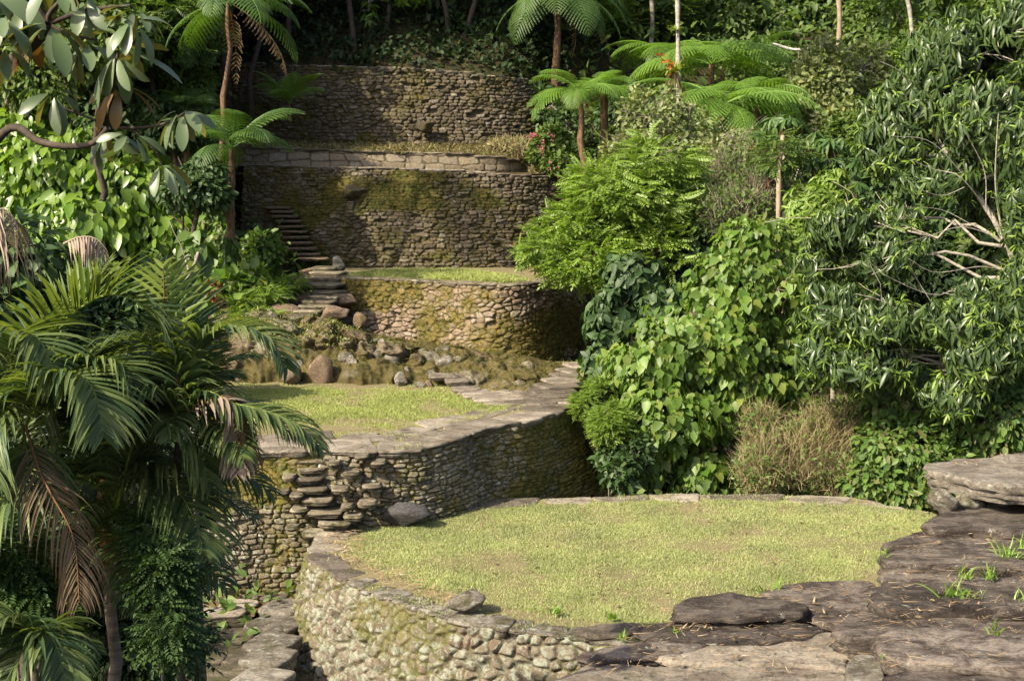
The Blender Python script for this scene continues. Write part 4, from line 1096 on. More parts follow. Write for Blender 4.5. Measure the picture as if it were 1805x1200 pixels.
cover('undergrowth', 'dim undergrowth in the forest behind the topmost wall', region(5000, -14, 3, 52.5, 78), M['lf_shade'], 'ovate', .3, .7, .4, 4)
cover('undergrowth', 'leafy undergrowth on the left slope below the palms', region(9000, -18, -4.3, 20, 58), M['lf_mid'], 'ovate', .22, .5, .3, 4)

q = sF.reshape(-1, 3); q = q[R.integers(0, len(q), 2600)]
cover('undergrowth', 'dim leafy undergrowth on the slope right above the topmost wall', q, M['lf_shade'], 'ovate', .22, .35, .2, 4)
def fringe(name, label, P, n, L, w, mat, down=.3, lean=.6):
    P = P[R.integers(0, len(P), n)] + R.normal(size=(n, 3)) * [.06, .06, .02]
    D = nrm(R.normal(size=(n, 3)) * lean + [0, -.5, 1 - down])
    V, t, q = strips(P, D, L * R.uniform(.4, 1.4, n), np.full(n, w), 1.4, 3)
    tag(obj(name, mesh(name, V, [t, q], mat, False)), label, 'dry grass', kind='stuff')
fringe('dry_grass', 'brown dry grass and roots matted over the earth bank', bk[:, 4:-2].reshape(-1, 3), 5000, .17, .008, M['moss_blade'], .6)
fringe('dry_grass', 'brown grass on the strip of earth below the topmost wall', sE.reshape(-1, 3), 5000, .2, .012, M['dry'], .1)
fringe('moss_tufts', 'green moss and weeds on the strip below the topmost wall', sE.reshape(-1, 3), 5000, .18, .012, M['moss_blade'], .1)
fringe('moss_tufts', 'green moss and short weeds on the left side of the earth bank', bk[:130, 40:].reshape(-1, 3), 2500, .1, .012, M['grass_b'], .2)

def fallen(label, poly, z, n):
    p = rand_in(poly, n); P = np.column_stack([p, np.full(n, z + .035)])
    D = nrm(np.column_stack([R.normal(size=(n, 2)), R.normal(size=n) * .1])); N = nrm(R.normal(size=(n, 3)) * .25 + [0, 0, 1])
    tag(obj('fallen_leaves', leaves_mesh('fallen_leaves', 'ovate', P, D, N, R.uniform(.05, .13, n), M['lf_palm_dead'])), label, 'fallen leaves', kind='stuff')
fallen('brown fallen leaves lying on the near lawn', lawnA, ZA, 110)
fallen('brown fallen leaves lying on the middle lawn', lawnB, ZB, 50)
fallen('brown fallen leaves lying on the slabs at lawn level', zline([(1180, 1060), (1540, 1022), (1540, 1110), (1490, 1190), (1010, 1190)], ZA + .15), ZA + .14, 40)
fallen('brown fallen leaves lying on the raised platform', zline([(1620, 905), (1850, 890), (1850, 1200), (1550, 1200)], z1), z1 + .06, 60)

for o_, lab in zip([x for x in COL.objects if x.name.startswith('retaining_wall')], ('cobble wall round the near lawn', 'drystone wall under the middle lawn', 'rubble wall above the bank', 'tall dark wall', 'topmost wall')):
    v = np.empty(len(o_.data.vertices) * 3, np.float32); o_.data.vertices.foreach_get('co', v); v = v.reshape(-1, 3)
    mo = np.empty(len(v), np.float32); o_.data.attributes['mossy'].data.foreach_get('value', mo)
    jo = np.empty(len(v), np.float32); o_.data.attributes['joint'].data.foreach_get('value', jo)
    v = v[R.random(len(v)) < .02 + .5 * jo * (mo * .7 + .15)]
    near = 'cobble' in lab
    n = 3500 if near else 5000; P = v[R.integers(0, len(v), n)] + [0, -.01, 0]
    D = nrm(R.normal(size=(n, 3)) * .6 + [-.1, -.7, .25])
    V, t, q = strips(P, D, R.uniform(.03, .085 if near else .13, n), np.full(n, .005 if near else .009), 1.4, 2)
    tag(obj('moss_tufts', mesh('moss_tufts', V, [t, q], M['moss_blade'], False)), 'moss tufts and tiny weeds in the joints of the ' + lab, 'moss', kind='stuff')

# ------------------------------------------------------------------ right side: gully trees and shrubs
def base_at(px, Y):
    x = at(px, 500, Y)[0]
    return np.array([x, Y, gz(x, Y) - .1])

# heart-leaved bush
ells = [E(1325, 440, 32.2, 62, 62), E(1300, 520, 32, 110, 80), E(1370, 560, 32.2, 80, 90), E(1235, 600, 31.6, 120, 80), E(1150, 640, 31.2, 82, 80), E(1165, 735, 30.8, 95, 85), E(1140, 810, 30.6, 52, 50), E(1240, 835, 30.6, 60, 48), E(1330, 650, 31.6, 90, 80), E(1330, 840, 31, 60, 50), E(1260, 720, 31.8, 80, 70)]
ells += [E(x, y, 31 + R.random(), 34, 30) for x, y in ((1280, 470), (1350, 490), (1240, 560), (1390, 520), (1190, 610), (1280, 620), (1120, 690), (1210, 690), (1100, 770), (1190, 790), (1260, 780), (1150, 860), (1300, 790), (1350, 600), (1090, 640))]
P1, O1 = ell_pts(ells, 17500, .42, .26, 1.5, 1, .5)
b = base_at(1225, 31.6)
tree('heart_leaf_bush', 'big bright green bush of hanging heart-shaped leaves beyond the near lawn', 'bush', b, [b, at(1228, 800, 31.6), at(1240, 700, 31.7), at(1280, 560, 32)], .09, M['bark_tan'], ells,
     [('heart', M['lf_heart']) + hanging(P1, O1, .185, 1.1, .6, .5), ('ovate', M['lf_vine']) + scatter(P1[::4] - O1[::4] * .12, O1[::4], .16, .5)], per=5)
# dark-leaved tree between
ells = [E(1110, 490, 33.6, 58, 55), E(1075, 560, 33.2, 52, 60), E(1165, 540, 33.4, 50, 50), E(1060, 640, 32.8, 40, 55)]
P1, O1 = ell_pts(ells, 420, .35, 0, 1, 2)
b = base_at(1100, 33.4)
tree('dark_leaved_tree', 'dull dark green small tree squeezed between the feathery tree and the heart-leaved bush', 'tree', b, [b, at(1100, 640, 33.4), at(1105, 520, 33.5)], .07, M['bark_dark'], ells,
     [('ovate', M['lf_dark']) + whorls(P1, O1 + [0, 0, .5], 9, .1, .7, .26)], per=5)
# feathery tree
ells = [E(1090, 350, 36.5, 105, 70), E(1150, 290, 37, 80, 52), E(1010, 400, 36, 72, 42), E(970, 440, 35.6, 52, 28), E(1130, 430, 36.2, 90, 52), E(1050, 460, 35.4, 75, 42), E(1205, 370, 37, 55, 52), E(1015, 470, 35.4, 60, 30), E(1190, 470, 36, 60, 60)]
P1, O1 = ell_pts(ells, 5200, .5, .3, 1.2, 3, .55)
b = base_at(1110, 36.5)
tree('feathery_tree', 'light green tree of fine drooping leaflets leaning toward the dark wall', 'tree', b, [b, at(1110, 560, 36.5), at(1095, 430, 36.4), at(1100, 350, 36.5)], .1, M['bark'], ells,
     [('comp', M['lf_feather']) + sprays(P1, O1, .36, flat=.6)], per=8)
# pale twiggy shrub on top
ells = [E(1150, 210, 40.5, 70, 62), E(1210, 240, 40.5, 60, 60), E(1100, 270, 40.2, 45, 50), E(1260, 290, 39.5, 50, 45), E(1310, 270, 40, 60, 50), E(1340, 340, 38.6, 50, 60), E(1230, 330, 38.8, 60, 45)]
P1, O1 = ell_pts(ells, 7000, .5, .2, 2, 4)
b = base_at(1170, 40.5)
tree('twiggy_shrub', 'sparse pale shrub of grey twigs standing above the feathery tree', 'shrub', b, [b, at(1165, 400, 40.5), at(1165, 290, 40.5)], .06, M['bark'], ells,
     [('ovate', M['lf_pale']) + scatter(P1, O1, .14)], per=22, r1=.01)
def brush(label, ells, n, L, w, mat, leaf=None, nl=0, name='dry_brush', cat='dry shrub', b=None, bend=.25, ls=.1):
    P, O = ell_pts(ells, n, .6, 0, 1.3, int(n) % 17)
    b = np.array([ells[0][0], ells[0][1], ells[0][2] - ells[0][5]]) if b is None else b
    t = thing(name, label, cat, b)
    D = nrm(O * .5 + [0, 0, .8] + R.normal(size=(n, 3)) * .45)
    V, tr, q = strips(P - D * L * .5 - b, D, L * R.uniform(.5, 1.4, n), np.full(n, w), bend, 3)
    obj('stems', mesh('stems', V, [tr, q], mat, False), t)
    if leaf:
        P, O = ell_pts(ells, nl, .5, .1, 1.3, int(n) % 13)
        P, D, N, S = scatter(P, O, ls)
        obj('foliage', leaves_mesh('foliage', 'ovate', P - b, D, N, S, leaf), t)
    return t
brush('olive-grey brush of fine bare twigs right of the feathery tree', [E(1290, 320, 38.6, 80, 60), E(1260, 390, 38, 70, 70), E(1340, 370, 38.4, 60, 80), E(1220, 440, 37.5, 50, 60), E(1330, 290, 39, 50, 40), E(1290, 380, 36.2, 70, 60), E(1340, 330, 36.6, 50, 50)], 8200, .5, .0065, M['twig'], M['lf_mid'], 9500, ls=.12)
brush('straw-coloured thicket of dry weeds at the far edge of the near lawn', [E(1390, 800, 29.6, 85, 60), E(1340, 830, 29.2, 55, 48), E(1450, 770, 30, 65, 70), E(1340, 750, 30, 40, 50), E(1470, 830, 29.4, 55, 45)], 6500, .5, .006, M['dry'], M['lf_vine'], 2600, bend=.6)
brush('brown dry weeds in front of the drooping tree, right of the straw thicket', [E(1560, 790, 29.8, 60, 55), E(1520, 730, 30.4, 60, 50)], 1500, .45, .006, M['dry'], M['lf_vine'], 2600, bend=.5)
# vine tangle
ells = [E(1600, 790, 29.2, 95, 60), E(1540, 850, 28.8, 60, 40), E(1660, 830, 28.8, 70, 55), E(1700, 760, 29.4, 80, 50), E(1590, 700, 30.2, 90, 55), E(1770, 740, 28.8, 60, 60), E(1600, 870, 28.5, 50, 28), E(1790, 690, 29.4, 50, 60)]
P1, O1 = ell_pts(ells, 8500, .3, .1, 1.5, 6)
b = base_at(1620, 29.2)
tree('vine_thicket', 'low tangle of small-leaved vines along the lawn below the drooping tree', 'vine thicket', b, [b, at(1620, 840, 29.2), at(1610, 770, 29.3)], .04, M['bark_tan'], ells,
     [('ovate', M['lf_vine']) + hanging(P1, O1, .17, .5, .7)], per=5)
# drooping dark tree on the right
ells = [E(1700, 90, 30.5, 105, 70), E(1790, 60, 30, 70, 90), E(1640, 170, 30.5, 95, 70), E(1740, 200, 29.6, 100, 75), E(1580, 250, 30.2, 70, 60), E(1545, 200, 31, 45, 50), E(1810, 250, 29.2, 70, 90), E(1660, 310, 29.8, 70, 45), E(1490, 400, 30, 72, 52), E(1560, 440, 29.6, 75, 48), E(1440, 450, 30.5, 45, 50),
        E(1480, 540, 29.4, 75, 52), E(1570, 560, 29, 90, 48), E(1680, 560, 28.6, 90, 40), E(1450, 620, 29.2, 60, 50), E(1540, 640, 28.8, 80, 45), E(1740, 620, 28.2, 85, 55), E(1700, 520, 28.8, 70, 40), E(1800, 500, 28.6, 50, 70), E(1590, 380, 30.2, 60, 40), E(1800, 370, 28.8, 45, 55), E(1690, 690, 28.4, 70, 40), E(1740, 360, 30.5, 60, 50)]
P1, O1 = ell_pts(ells, 5400, .42, .28, 1.0, 7, .45)
b = base_at(1815, 29.4)
t = tree('drooping_tree', 'large tree of dark glossy drooping leaves and pale bare branches on the right', 'tree', b, [b, at(1812, 560, 29.4), at(1800, 500, 29.4), at(1772, 425, 29.4), at(1738, 365, 29.6), at(1700, 310, 29.8), at(1655, 250, 30), at(1630, 190, 30.2)], .085, M['bark_pale'], ells,
     [('drop', M['lf_mango']) + whorls(P1, O1 + [0, 0, .6], 10, .05, 1.1, .265), ('drop', M['lf_feather']) + whorls(P1[::6] + O1[::6] * .12, O1[::6] * .4 + [0, 0, 1], 6, .5, .5, .17)], per=3)
g = Geo()
for pts, r in (([(1772, 425), (1765, 400), (1756, 340), (1755, 290), (1760, 200)], .06), ([(1738, 365), (1690, 310), (1650, 300), (1600, 280)], .03), ([(1772, 425), (1700, 400), (1640, 415), (1590, 430)], .02), ([(1800, 500), (1740, 470), (1650, 480), (1600, 455)], .02),
               ([(1812, 560), (1720, 500), (1650, 520), (1570, 490), (1530, 460)], .022), ([(1812, 600), (1740, 590), (1690, 560), (1600, 535)], .018), ([(1812, 620), (1700, 625), (1600, 615), (1525, 625)], .018), ([(1700, 310), (1640, 250), (1570, 240)], .025), ([(1700, 330), (1660, 345), (1610, 330)], .02),
               ([(1772, 425), (1800, 380), (1812, 300), (1808, 180)], .045), ([(1738, 365), (1735, 300), (1700, 230)], .03), ([(1720, 400), (1660, 370), (1600, 365)], .02), ([(1640, 530), (1610, 480), (1600, 440)], .02)):
    q = spline([at(x, y, 29.1 - .2 * k + R.normal() * .1) for k, (x, y) in enumerate(pts)], .2)[0]
    g.tube(q, np.linspace(r * .5, r * .17, len(q)), 6)
obj('limbs', g.build('limbs', M['bark_pale'], b), t)
# tree ferns
Lf = sz(135, 45)
tf = []
def fern_px(label, px, py, Y, bpy_, lpx, n, mat, tr=.09, dx=0, **k):
    c = at(px, py, Y); x = at(px + dx, bpy_, Y)
    return fern(label, c, x, sz(lpx, Y), n, mat, tr, **k)
fern_px('tree fern with a crown of pale fronds at the edge of the topmost wall', 1020, 160, 44.5, 330, 112, 14, 'lf_fern_lit', .1, 12, dead=1, pitch=(-.45, .3), group='tree ferns right of the terraces')
fern_px('tree fern close behind the one at the wall edge, trunk rust brown', 1064, 165, 45.3, 330, 100, 13, 'lf_fern_lit', .13, 4, dead=1, az0=.4, pitch=(-.45, .45), group='tree ferns right of the terraces')
fern_px('broadest tree fern, fronds spread flat behind the pale shrub', 1275, 185, 43.5, 420, 185, 20, 'lf_fern_lit', .12, 0, dead=2, pitch=(-.6, .2), group='tree ferns right of the terraces')
fern_px('tree fern behind the broadest one, its flat crown set higher', 1255, 115, 49, 330, 185, 17, 'lf_fern_lit', .12, 0, dead=1, pitch=(-.25, .15), az0=.2, group='tree ferns right of the terraces')
fern_px('tree fern whose flat fronds reach behind the bromeliad trunk', 1180, 95, 51, 300, 120, 12, 'lf_fern_lit', .12, 0, pitch=(-.2, .1), az0=.7)
fern_px('tree fern at the right of the flat-crowned group, above the cecropias', 1335, 165, 45, 380, 130, 14, 'lf_fern_lit', .1, 0, pitch=(-.5, .2), az0=.5)
fern_px('tall tree fern with dim fronds at the top edge, over the dark forest', 985, -18, 52, 260, 150, 15, 'lf_fern', .15, -8, dead=2, pitch=(-.9, .1))
fern_px('small tree fern low on the forest slope right of the pale shrub', 1330, 92, 54, 220, 110, 9, 'lf_fern', .1, 0, pitch=(-.1, .3))
# mossy mast with bromeliads
b = np.array(at(1200, 330, 42.8)); 
t = thing('slender_tree', 'slender pale trunk with two bromeliads standing before the tree ferns', 'tree', b)
g = Geo(); q = spline([at(1200, 330, 42.8), at(1196, 180, 42.8), at(1195, 60, 42.8), at(1193, -80, 42.8), at(1185, -260, 42.8)], .3)[0]; g.tube(q, np.linspace(.085, .06, len(q)) * (1 + .1 * R.normal(size=len(q))), 9)
for dx, dy in ((60, -60), (-80, -100), (40, -150), (-30, -180)):
    a = at(1190, -140, 42.8); g.tube(bent(a, a + [sz(dx, 43), R.normal(), sz(-dy, 43)], .05, .08), np.linspace(.05, .015, 6), 6)
obj('trunk', g.build('trunk', M['bark_pale'], b), t)
e2 = [E(1150, -270, 43, 120, 70), E(1230, -310, 42.5, 100, 70)]
P1, O1 = ell_pts(e2, 1800, .4); P1, D1_, N1, S1 = scatter(P1, O1, .25)
obj('crown', leaves_mesh('crown', 'ovate', P1 - b, D1_, N1, S1, M['lf_mid']), t)
def rosette(label, c, n, L, w, mat, name='bromeliad', cat='bromeliad', el=.7, dead=0, flower=None):
    t = thing(name, label, cat, c)
    az = R.random(n) * 2 * pi; e = el + R.normal(size=n) * .35
    D = np.stack([np.cos(az) * np.cos(e), np.sin(az) * np.cos(e), np.sin(e)], 1)
    V, tr, q = strips(D * .04, D, L * R.uniform(.7, 1.15, n), np.full(n, w), 1., 5, face=nrm(np.stack([np.cos(az), np.sin(az), np.full(n, 2.)], 1)))
    obj('leaves', mesh('leaves', V, [tr, q], mat), t)
    if dead:
        az = R.random(dead) * 2 * pi
        D = np.stack([np.cos(az) * .45, np.sin(az) * .45, np.full(dead, -.9)], 1)
        V, tr, q = strips(D * .03, D, L * R.uniform(.5, 1., dead), np.full(dead, w * .8), .8, 4)
        obj('dead_leaves', mesh('dead_leaves', V, [tr, q], M['lf_palm_dead']), t)
    if flower is not None:
        n = 26
        P = np.linspace(0, 1, n)[:, None] * np.asarray(flower) + R.normal(size=(n, 3)) * .05
        D = nrm(R.normal(size=(n, 3)) + [-.6, 0, .2])
        obj('flower_spike', leaves_mesh('flower_spike', 'slim', P, D, nrm(R.normal(size=(n, 3))), np.full(n, .2), M['red']), t)
    return t
rosette('large bromeliad with dead hanging leaves and a red spike on the slender trunk', at(1190, 128, 42.55), 46, .55, .028, M['brom'], dead=26, flower=(-.45, -.1, .5))
rosette('small yellow-green bromeliad high on the slender trunk', at(1191, 55, 42.65), 30, .34, .02, M['brom'], el=.6)
# cecropias
def cecropia(label, b, trunk, heads, group=None):
    t = thing('cecropia', label, 'cecropia tree', b, group)
    g = Geo(); q = spline(trunk, .2)[0]; g.tube(q, np.linspace(.07, .04, len(q)), 7)
    Ps, Ds, Ns, Ss = [], [], [], []; ro = []
    for (c, n, L) in heads:
        g.tube(bent(q[-max(2, len(q) // 3)], c, .1, .04, 5), np.linspace(.035, .02, 5), 5)
        for k in range(n):
            az = 2 * pi * k / n + R.normal() * .3; pe = R.uniform(.1, .7)
            d = np.array([math.cos(az) * math.cos(pe), math.sin(az) * math.cos(pe), math.sin(pe)])
            p = c + d * L * R.uniform(.7, 1.1)
            g.tube(np.array([c, p]), [.01, .007], 4)
            ax = nrm(d * .5 + [0, -.15, 1])
            P, D, N, S = whorls(p[None], ax[None], 9, -.1, .4, L, .1)
            P = p + D * .02
            Ps.append(P); Ds.append(D); Ns.append(N); Ss.append(S)
        ro.append(c)
    obj('trunk', g.build('trunk', M['bark_pale'], b), t)
    obj('leaves', leaves_mesh('leaves', 'lance', np.vstack(Ps) - b, np.vstack(Ds), np.vstack(Ns), np.concatenate(Ss), M['lf_fern']), t)
    c = np.array(ro); n = len(c) * 7
    P = np.repeat(c, 7, 0) + R.normal(size=(n, 3)) * .08
    obj('dead_leaves', leaves_mesh('dead_leaves', 'lance', P - b, nrm(R.normal(size=(n, 3)) * .3 + [0, 0, -1]), nrm(R.normal(size=(n, 3)) + [0, -1, 0]), np.full(n, .4), M['redleaf']), t)
    return t
b = base_at(1385, 37)
cecropia('young cecropia with star-shaped leaves above the thin bare trunk', b, [b, at(1385, 400, 37), at(1380, 240, 37)], [(at(1378, 215, 37), 10, .36), (at(1345, 245, 37.2), 9, .33), (at(1425, 250, 36.8), 9, .36), (at(1360, 300, 36.6), 8, .33)])
b = base_at(1475, 36)
cecropia('cecropia with a red-brown withered leaf beside the drooping tree', b, [b, at(1470, 400, 36), at(1462, 280, 36)], [(at(1465, 255, 36), 10, .36), (at(1435, 288, 35.8), 9, .36), (at(1490, 292, 36), 9, .35), (at(1530, 270, 36.4), 9, .35), (at(1440, 330, 35.5), 8, .33), (at(1500, 330, 35.5), 8, .33)])
b = base_at(1371, 35)
t = thing('bare_trunk', 'thin straight bare trunk rising from behind the heart-leaved bush', 'tree trunk', b)
g = Geo(); q = spline([b, at(1371, 430, 35), at(1372, 380, 35), at(1374, 300, 35.2), at(1380, 240, 35.6)], .2)[0]; g.tube(q, .058 * (1 + .12 * R.normal(size=len(q))), 8)
obj('trunk', g.build('trunk', M['bark_tan'], b), t)
P1, O1 = ell_pts([E(1378, 270, 35.6, 40, 36)], 260, .5); P1, D1_, N1, S1 = sprays(P1, O1, .3)
obj('crown', leaves_mesh('crown', 'comp', P1 - b, D1_, N1, S1, M['lf_mid']), t)
# understory right of the cecropias
def bushy(label, ells, n, kind, mat, size, mode='scatter', name='shrub', cat='shrub', bark='bark', per=4, clump=.1, bx=None, group=None, r0=.05):
    P, O = ell_pts(ells, n, .38, clump, 1.3, int(ells[0][0] * 7) % 97)
    c = np.array(ells[0][:3]); b = np.array([c[0], c[1], min(gz(c[0], c[1]), c[2] - ells[0][5] * .9)]) if bx is None else bx
    if mode == 'hang': q = hanging(P, O, size)
    elif mode == 'whorl':
        P, O = P[:n // 7], O[:n // 7]; q = whorls(P, O + [0, 0, .6], 7, .25, .45, size)
    elif mode == 'spray': q = sprays(P, O, size)
    else: q = scatter(P, O, size)
    return tree(name, label, cat, b, [b, (b + c) / 2 + R.normal(size=3) * .05, c], r0, M[bark], ells, [(kind, M[mat]) + q], group, per)
bushy('bright lance-leaved shrub between the bare trunk and the drooping tree', [E(1430, 360, 33.5, 55, 45), E(1400, 410, 33, 45, 40), E(1470, 330, 34, 40, 40)], 2600, 'lance', 'lf_feather', .22, 'whorl')
bushy('pale small-leaved tree on the slope left of the drooping tree', [E(1450, 150, 46, 60, 80), E(1490, 230, 45, 60, 60), E(1420, 190, 46, 50, 50), E(1520, 130, 47, 50, 60)], 6000, 'ovate', 'lf_pale', .2, per=9, r0=.09, name='pale_leaved_tree', cat='tree')
bushy('dull green small-leaved tree in front of the pale one', [E(1500, 250, 42, 55, 50), E(1420, 300, 42, 50, 45)], 3200, 'ovate', 'lf_mid', .2, per=6)
bushy('fern-like green herb clump beside the shaded steps', [E(1075, 745, 29.8, 36, 40), E(1040, 715, 30.6, 34, 28), E(1060, 690, 31, 30, 26)], 2300, 'comp', 'lf_feather', .15, 'spray', name='herb_clump', cat='herbs', r0=.015)
bushy('low sunlit herbs above the shaded steps, under the dark-leaved tree', [E(1050, 660, 33, 30, 30), E(1075, 620, 33.4, 30, 30)], 900, 'ovate', 'lf_vine', .16, name='herb_clump', cat='herbs')
def blossoms(label, c, n, r):
    P = np.asarray(c) + nrm(R.normal(size=(n, 3))) * r * R.random((n, 1))
    o = leaves_mesh('blossoms', 'broad', P.repeat(5, 0) - np.asarray(c), nrm(R.normal(size=(5 * n, 3))), nrm(R.normal(size=(5 * n, 3)) + [0, -1, .3]), np.full(5 * n, .06), M['pink'])
    return o
t = bushy('flowering bush with pink blossoms beside the low block wall', [E(972, 250, 45, 32, 28), E(990, 285, 44.8, 34, 24), E(955, 270, 45.2, 24, 22)], 2600, 'ovate', 'lf_mid', .16, name='flowering_bush', cat='bush')
for (x, y, r, n) in ((958, 262, .25, 14), (985, 292, .3, 18), (940, 240, .2, 8), (970, 235, .2, 6)):
    c = at(x, y, 44.5); o = obj('blossoms', blossoms('', c, n, r * 1.4), t, [float(k) for k in c - np.array(t.location)])
brush('mound of brown grass at the right end of the ledge', [E(930, 262, 46.6, 34, 16), E(900, 252, 47.4, 40, 10), E(960, 300, 45.6, 30, 16)], 3000, .3, .012, M['dry'], M['lf_mid'], 500, bend=.9, name='grass_mound', cat='dry grass')

# ------------------------------------------------------------------ forest on the slopes behind
CR = []
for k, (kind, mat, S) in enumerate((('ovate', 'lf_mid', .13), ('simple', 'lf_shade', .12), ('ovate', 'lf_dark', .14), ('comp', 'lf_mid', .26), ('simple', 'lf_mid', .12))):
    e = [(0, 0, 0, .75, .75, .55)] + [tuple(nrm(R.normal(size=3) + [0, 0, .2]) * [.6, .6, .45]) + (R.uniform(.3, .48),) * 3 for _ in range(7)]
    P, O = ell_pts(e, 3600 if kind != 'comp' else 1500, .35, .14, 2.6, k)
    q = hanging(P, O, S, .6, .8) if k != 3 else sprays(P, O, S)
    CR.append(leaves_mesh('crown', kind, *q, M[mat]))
def forest_tree(label, c, r, v, base=None, bark='bark', group='trees on the forest slopes', tr=.12, name='forest_tree'):
    c = np.asarray(c, float)
    b = np.array([c[0] + R.normal() * .3, c[1] + .2, gz(c[0], c[1]) - .3]) if base is None else np.asarray(base)
    t = thing(name, label, 'tree', b, group)
    g = Geo(); q = bent(b, c, 0, .02, 8); g.tube(q, np.linspace(tr, tr * .5, 8), 7)
    for _ in range(6):
        d = nrm(R.normal(size=3) + [0, 0, .2]) * r * .8
        g.tube(bent(q[R.integers(5, 8)], c + d, .05, .05, 5), np.linspace(tr * .35, .015, 5), 5)
    obj('trunk', g.build('trunk', M[bark], b), t)
    o = obj('crown', CR[v], t, [float(k) for k in c - b]); o.scale = (r, r, r * R.uniform(.8, 1.05)); o.rotation_euler = (0, 0, R.uniform(0, 6.28))
    return t
G = 'trees on the forest slopes'
LB = ['mid green bushy tree in the mixed forest on the slope behind', 'fine-leaved tree in shade-darkened green in the mixed forest on the slope behind', 'deep green broad-leaved tree in the mixed forest on the slope behind', 'ferny-leaved tree in the mixed forest on the slope behind', 'dense mid green tree in the mixed forest on the slope behind']
# understorey and canopy behind the ruins, left to right
for (px, py, Y, r, v) in [(1120, 40, 56, 2.2, 3), (1240, 20, 58, 2.4, 0), (1330, 60, 57, 2.0, 4), (1400, 40, 60, 2.2, 2), (1480, 20, 60, 2.4, 0), (1560, 60, 56, 2.2, 4), (1640, 0, 58, 2.6, 0), (1720, -40, 60, 3, 2), (1800, 20, 56, 3, 0), (1380, 140, 52, 1.6, 4), (1560, 140, 50, 1.8, 3), (1610, 90, 54, 2, 0), (1300, 250, 47, 1.6, 2), (1350, 170, 51, 1.4, 0),
                          (1100, -60, 60, 2.6, 2), (1200, -80, 62, 2.6, 3), (1320, -70, 62, 3, 0), (1450, -90, 64, 3, 2), (1580, -80, 64, 3, 0), (1700, -120, 66, 3.4, 4), (1850, -80, 64, 3.4, 2), (1690, 420, 36, 1.9, 2), (1620, 480, 35, 1.8, 1), (1760, 560, 33, 1.7, 2), (1850, 450, 34, 2.2, 0), (1560, 330, 40, 1.9, 2), (1700, 260, 40, 2.2, 1), (1500, 480, 36, 1.6, 4), (1240, 480, 36.5, 1.5, 2), (1420, 620, 33, 1.5, 2), (1100, 200, 48, 1.3, 2), (1000, 300, 49, 1.2, 1)]:
    forest_tree(LB[v], at(px, py, Y), r, v)
for (px, py, Y, r, v) in [(440, -40, 56, 2.4, 1), (540, 10, 60, 2.4, 2), (630, -30, 57, 2.2, 1), (720, 0, 59, 2.4, 2), (800, -40, 56, 2.4, 1), (870, 10, 59, 2.2, 2), (940, 20, 58, 2.4, 1), (1010, 30, 60, 2.4, 2), (480, 40, 64, 2.6, 2), (600, 60, 62, 2, 1), (700, 60, 63, 2, 1), (800, 60, 63, 2, 2), (900, 70, 63, 2, 1), (1060, 80, 58, 1.8, 2),
                          (560, -120, 62, 3, 2), (680, -130, 62, 3, 1), (800, -130, 62, 3, 2), (920, -120, 62, 3, 1), (1020, -100, 60, 3, 2), (620, -220, 60, 3.2, 2), (780, -220, 60, 3.2, 1), (900, -220, 58, 3.2, 2), (500, -200, 58, 3.2, 1), (380, -130, 50, 2.8, 1), (520, -190, 51, 3.0, 2), (680, -200, 52, 3.0, 1), (840, -190, 52, 3.0, 2), (450, -330, 50, 3.2, 2), (620, -340, 51, 3.2, 1), (780, -340, 52, 3.2, 2), (240, -220, 47, 3.2, 1)]:  # unseen crowns high above the view are added to shade the slope
    forest_tree(LB[v], at(px, py, Y), r, v, bark='bark_dark')
bushy('dim bushes on the earth between the topmost wall and the tree ferns', [E(1000, 225, 48.5, 40, 40), E(965, 190, 50.5, 26, 40), E(1040, 270, 47, 40, 36)], 2200, 'ovate', 'lf_dark', .18)
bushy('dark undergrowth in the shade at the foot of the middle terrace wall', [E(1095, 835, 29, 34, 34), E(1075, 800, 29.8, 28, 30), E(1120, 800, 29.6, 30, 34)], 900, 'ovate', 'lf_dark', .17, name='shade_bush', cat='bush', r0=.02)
# hanging twig leaves lit at the top centre
bushy('sunlit sprig of leaves hanging before the dark forest at the top', [E(650, 20, 51.5, 16, 24), E(720, -10, 52, 50, 20)], 320, 'lance', 'lf_shrub', .3, 'whorl', name='hanging_branch', cat='branch', clump=0, bx=at(650, -60, 52))
rosette('big-leaved herb glowing above the topmost wall', at(820, 100, 51.8), 5, .5, .1, M['lf_vine'], name='herb', cat='herb', el=.6)
bushy('yellow-green moss-draped shrub above the topmost wall', [E(620, 100, 52, 26, 16), E(560, 110, 52, 24, 10)], 700, 'ovate', 'lf_vine', .16, name='herb_clump', cat='herbs')
for x, y0, y1, Y, r, m, lab in ((1470, -60, 120, 52, .1, 'bark_tan', 'slim tan trunk before the forest at the top right'), (1592, -60, 80, 50, .09, 'bark_pale', 'leaning pale trunk before the forest at the top right'), (1140, -60, 120, 54, .1, 'bark', 'grey trunk in the dim forest left of the bromeliad trunk')):
    b = at(x + (20 if x == 1592 else 0), y1 + 60, Y); t = thing('bare_trunk', lab, 'tree trunk', b)
    g = Geo(); q = spline([b, at(x + 10, (y0 + y1) / 2, Y), at(x - (20 if x == 1592 else 0), y0, Y), at(x - 5, y0 - 90, Y)], .3)[0]; g.tube(q, np.linspace(r, r * .7, len(q)) * (1 + .08 * R.normal(size=len(q))), 8)
    obj('trunk', g.build('trunk', M[m], b), t)
    P1, O1 = ell_pts([E(x, y0 - 110, Y, 70, 50)], 700, .4); P1, D1_, N1, S1 = scatter(P1, O1, .3)
    obj('crown', leaves_mesh('crown', 'ovate', P1 - b, D1_, N1, S1, M['lf_mid']), t)
b = at(1410, 88, 49.5)
g = Geo(); g.tube(spline([at(1362, 78, 49.5), at(1400, 88, 49.5), at(1430, 86, 49.6), at(1462, 82, 49.8)], .1)[0], .05, 8)
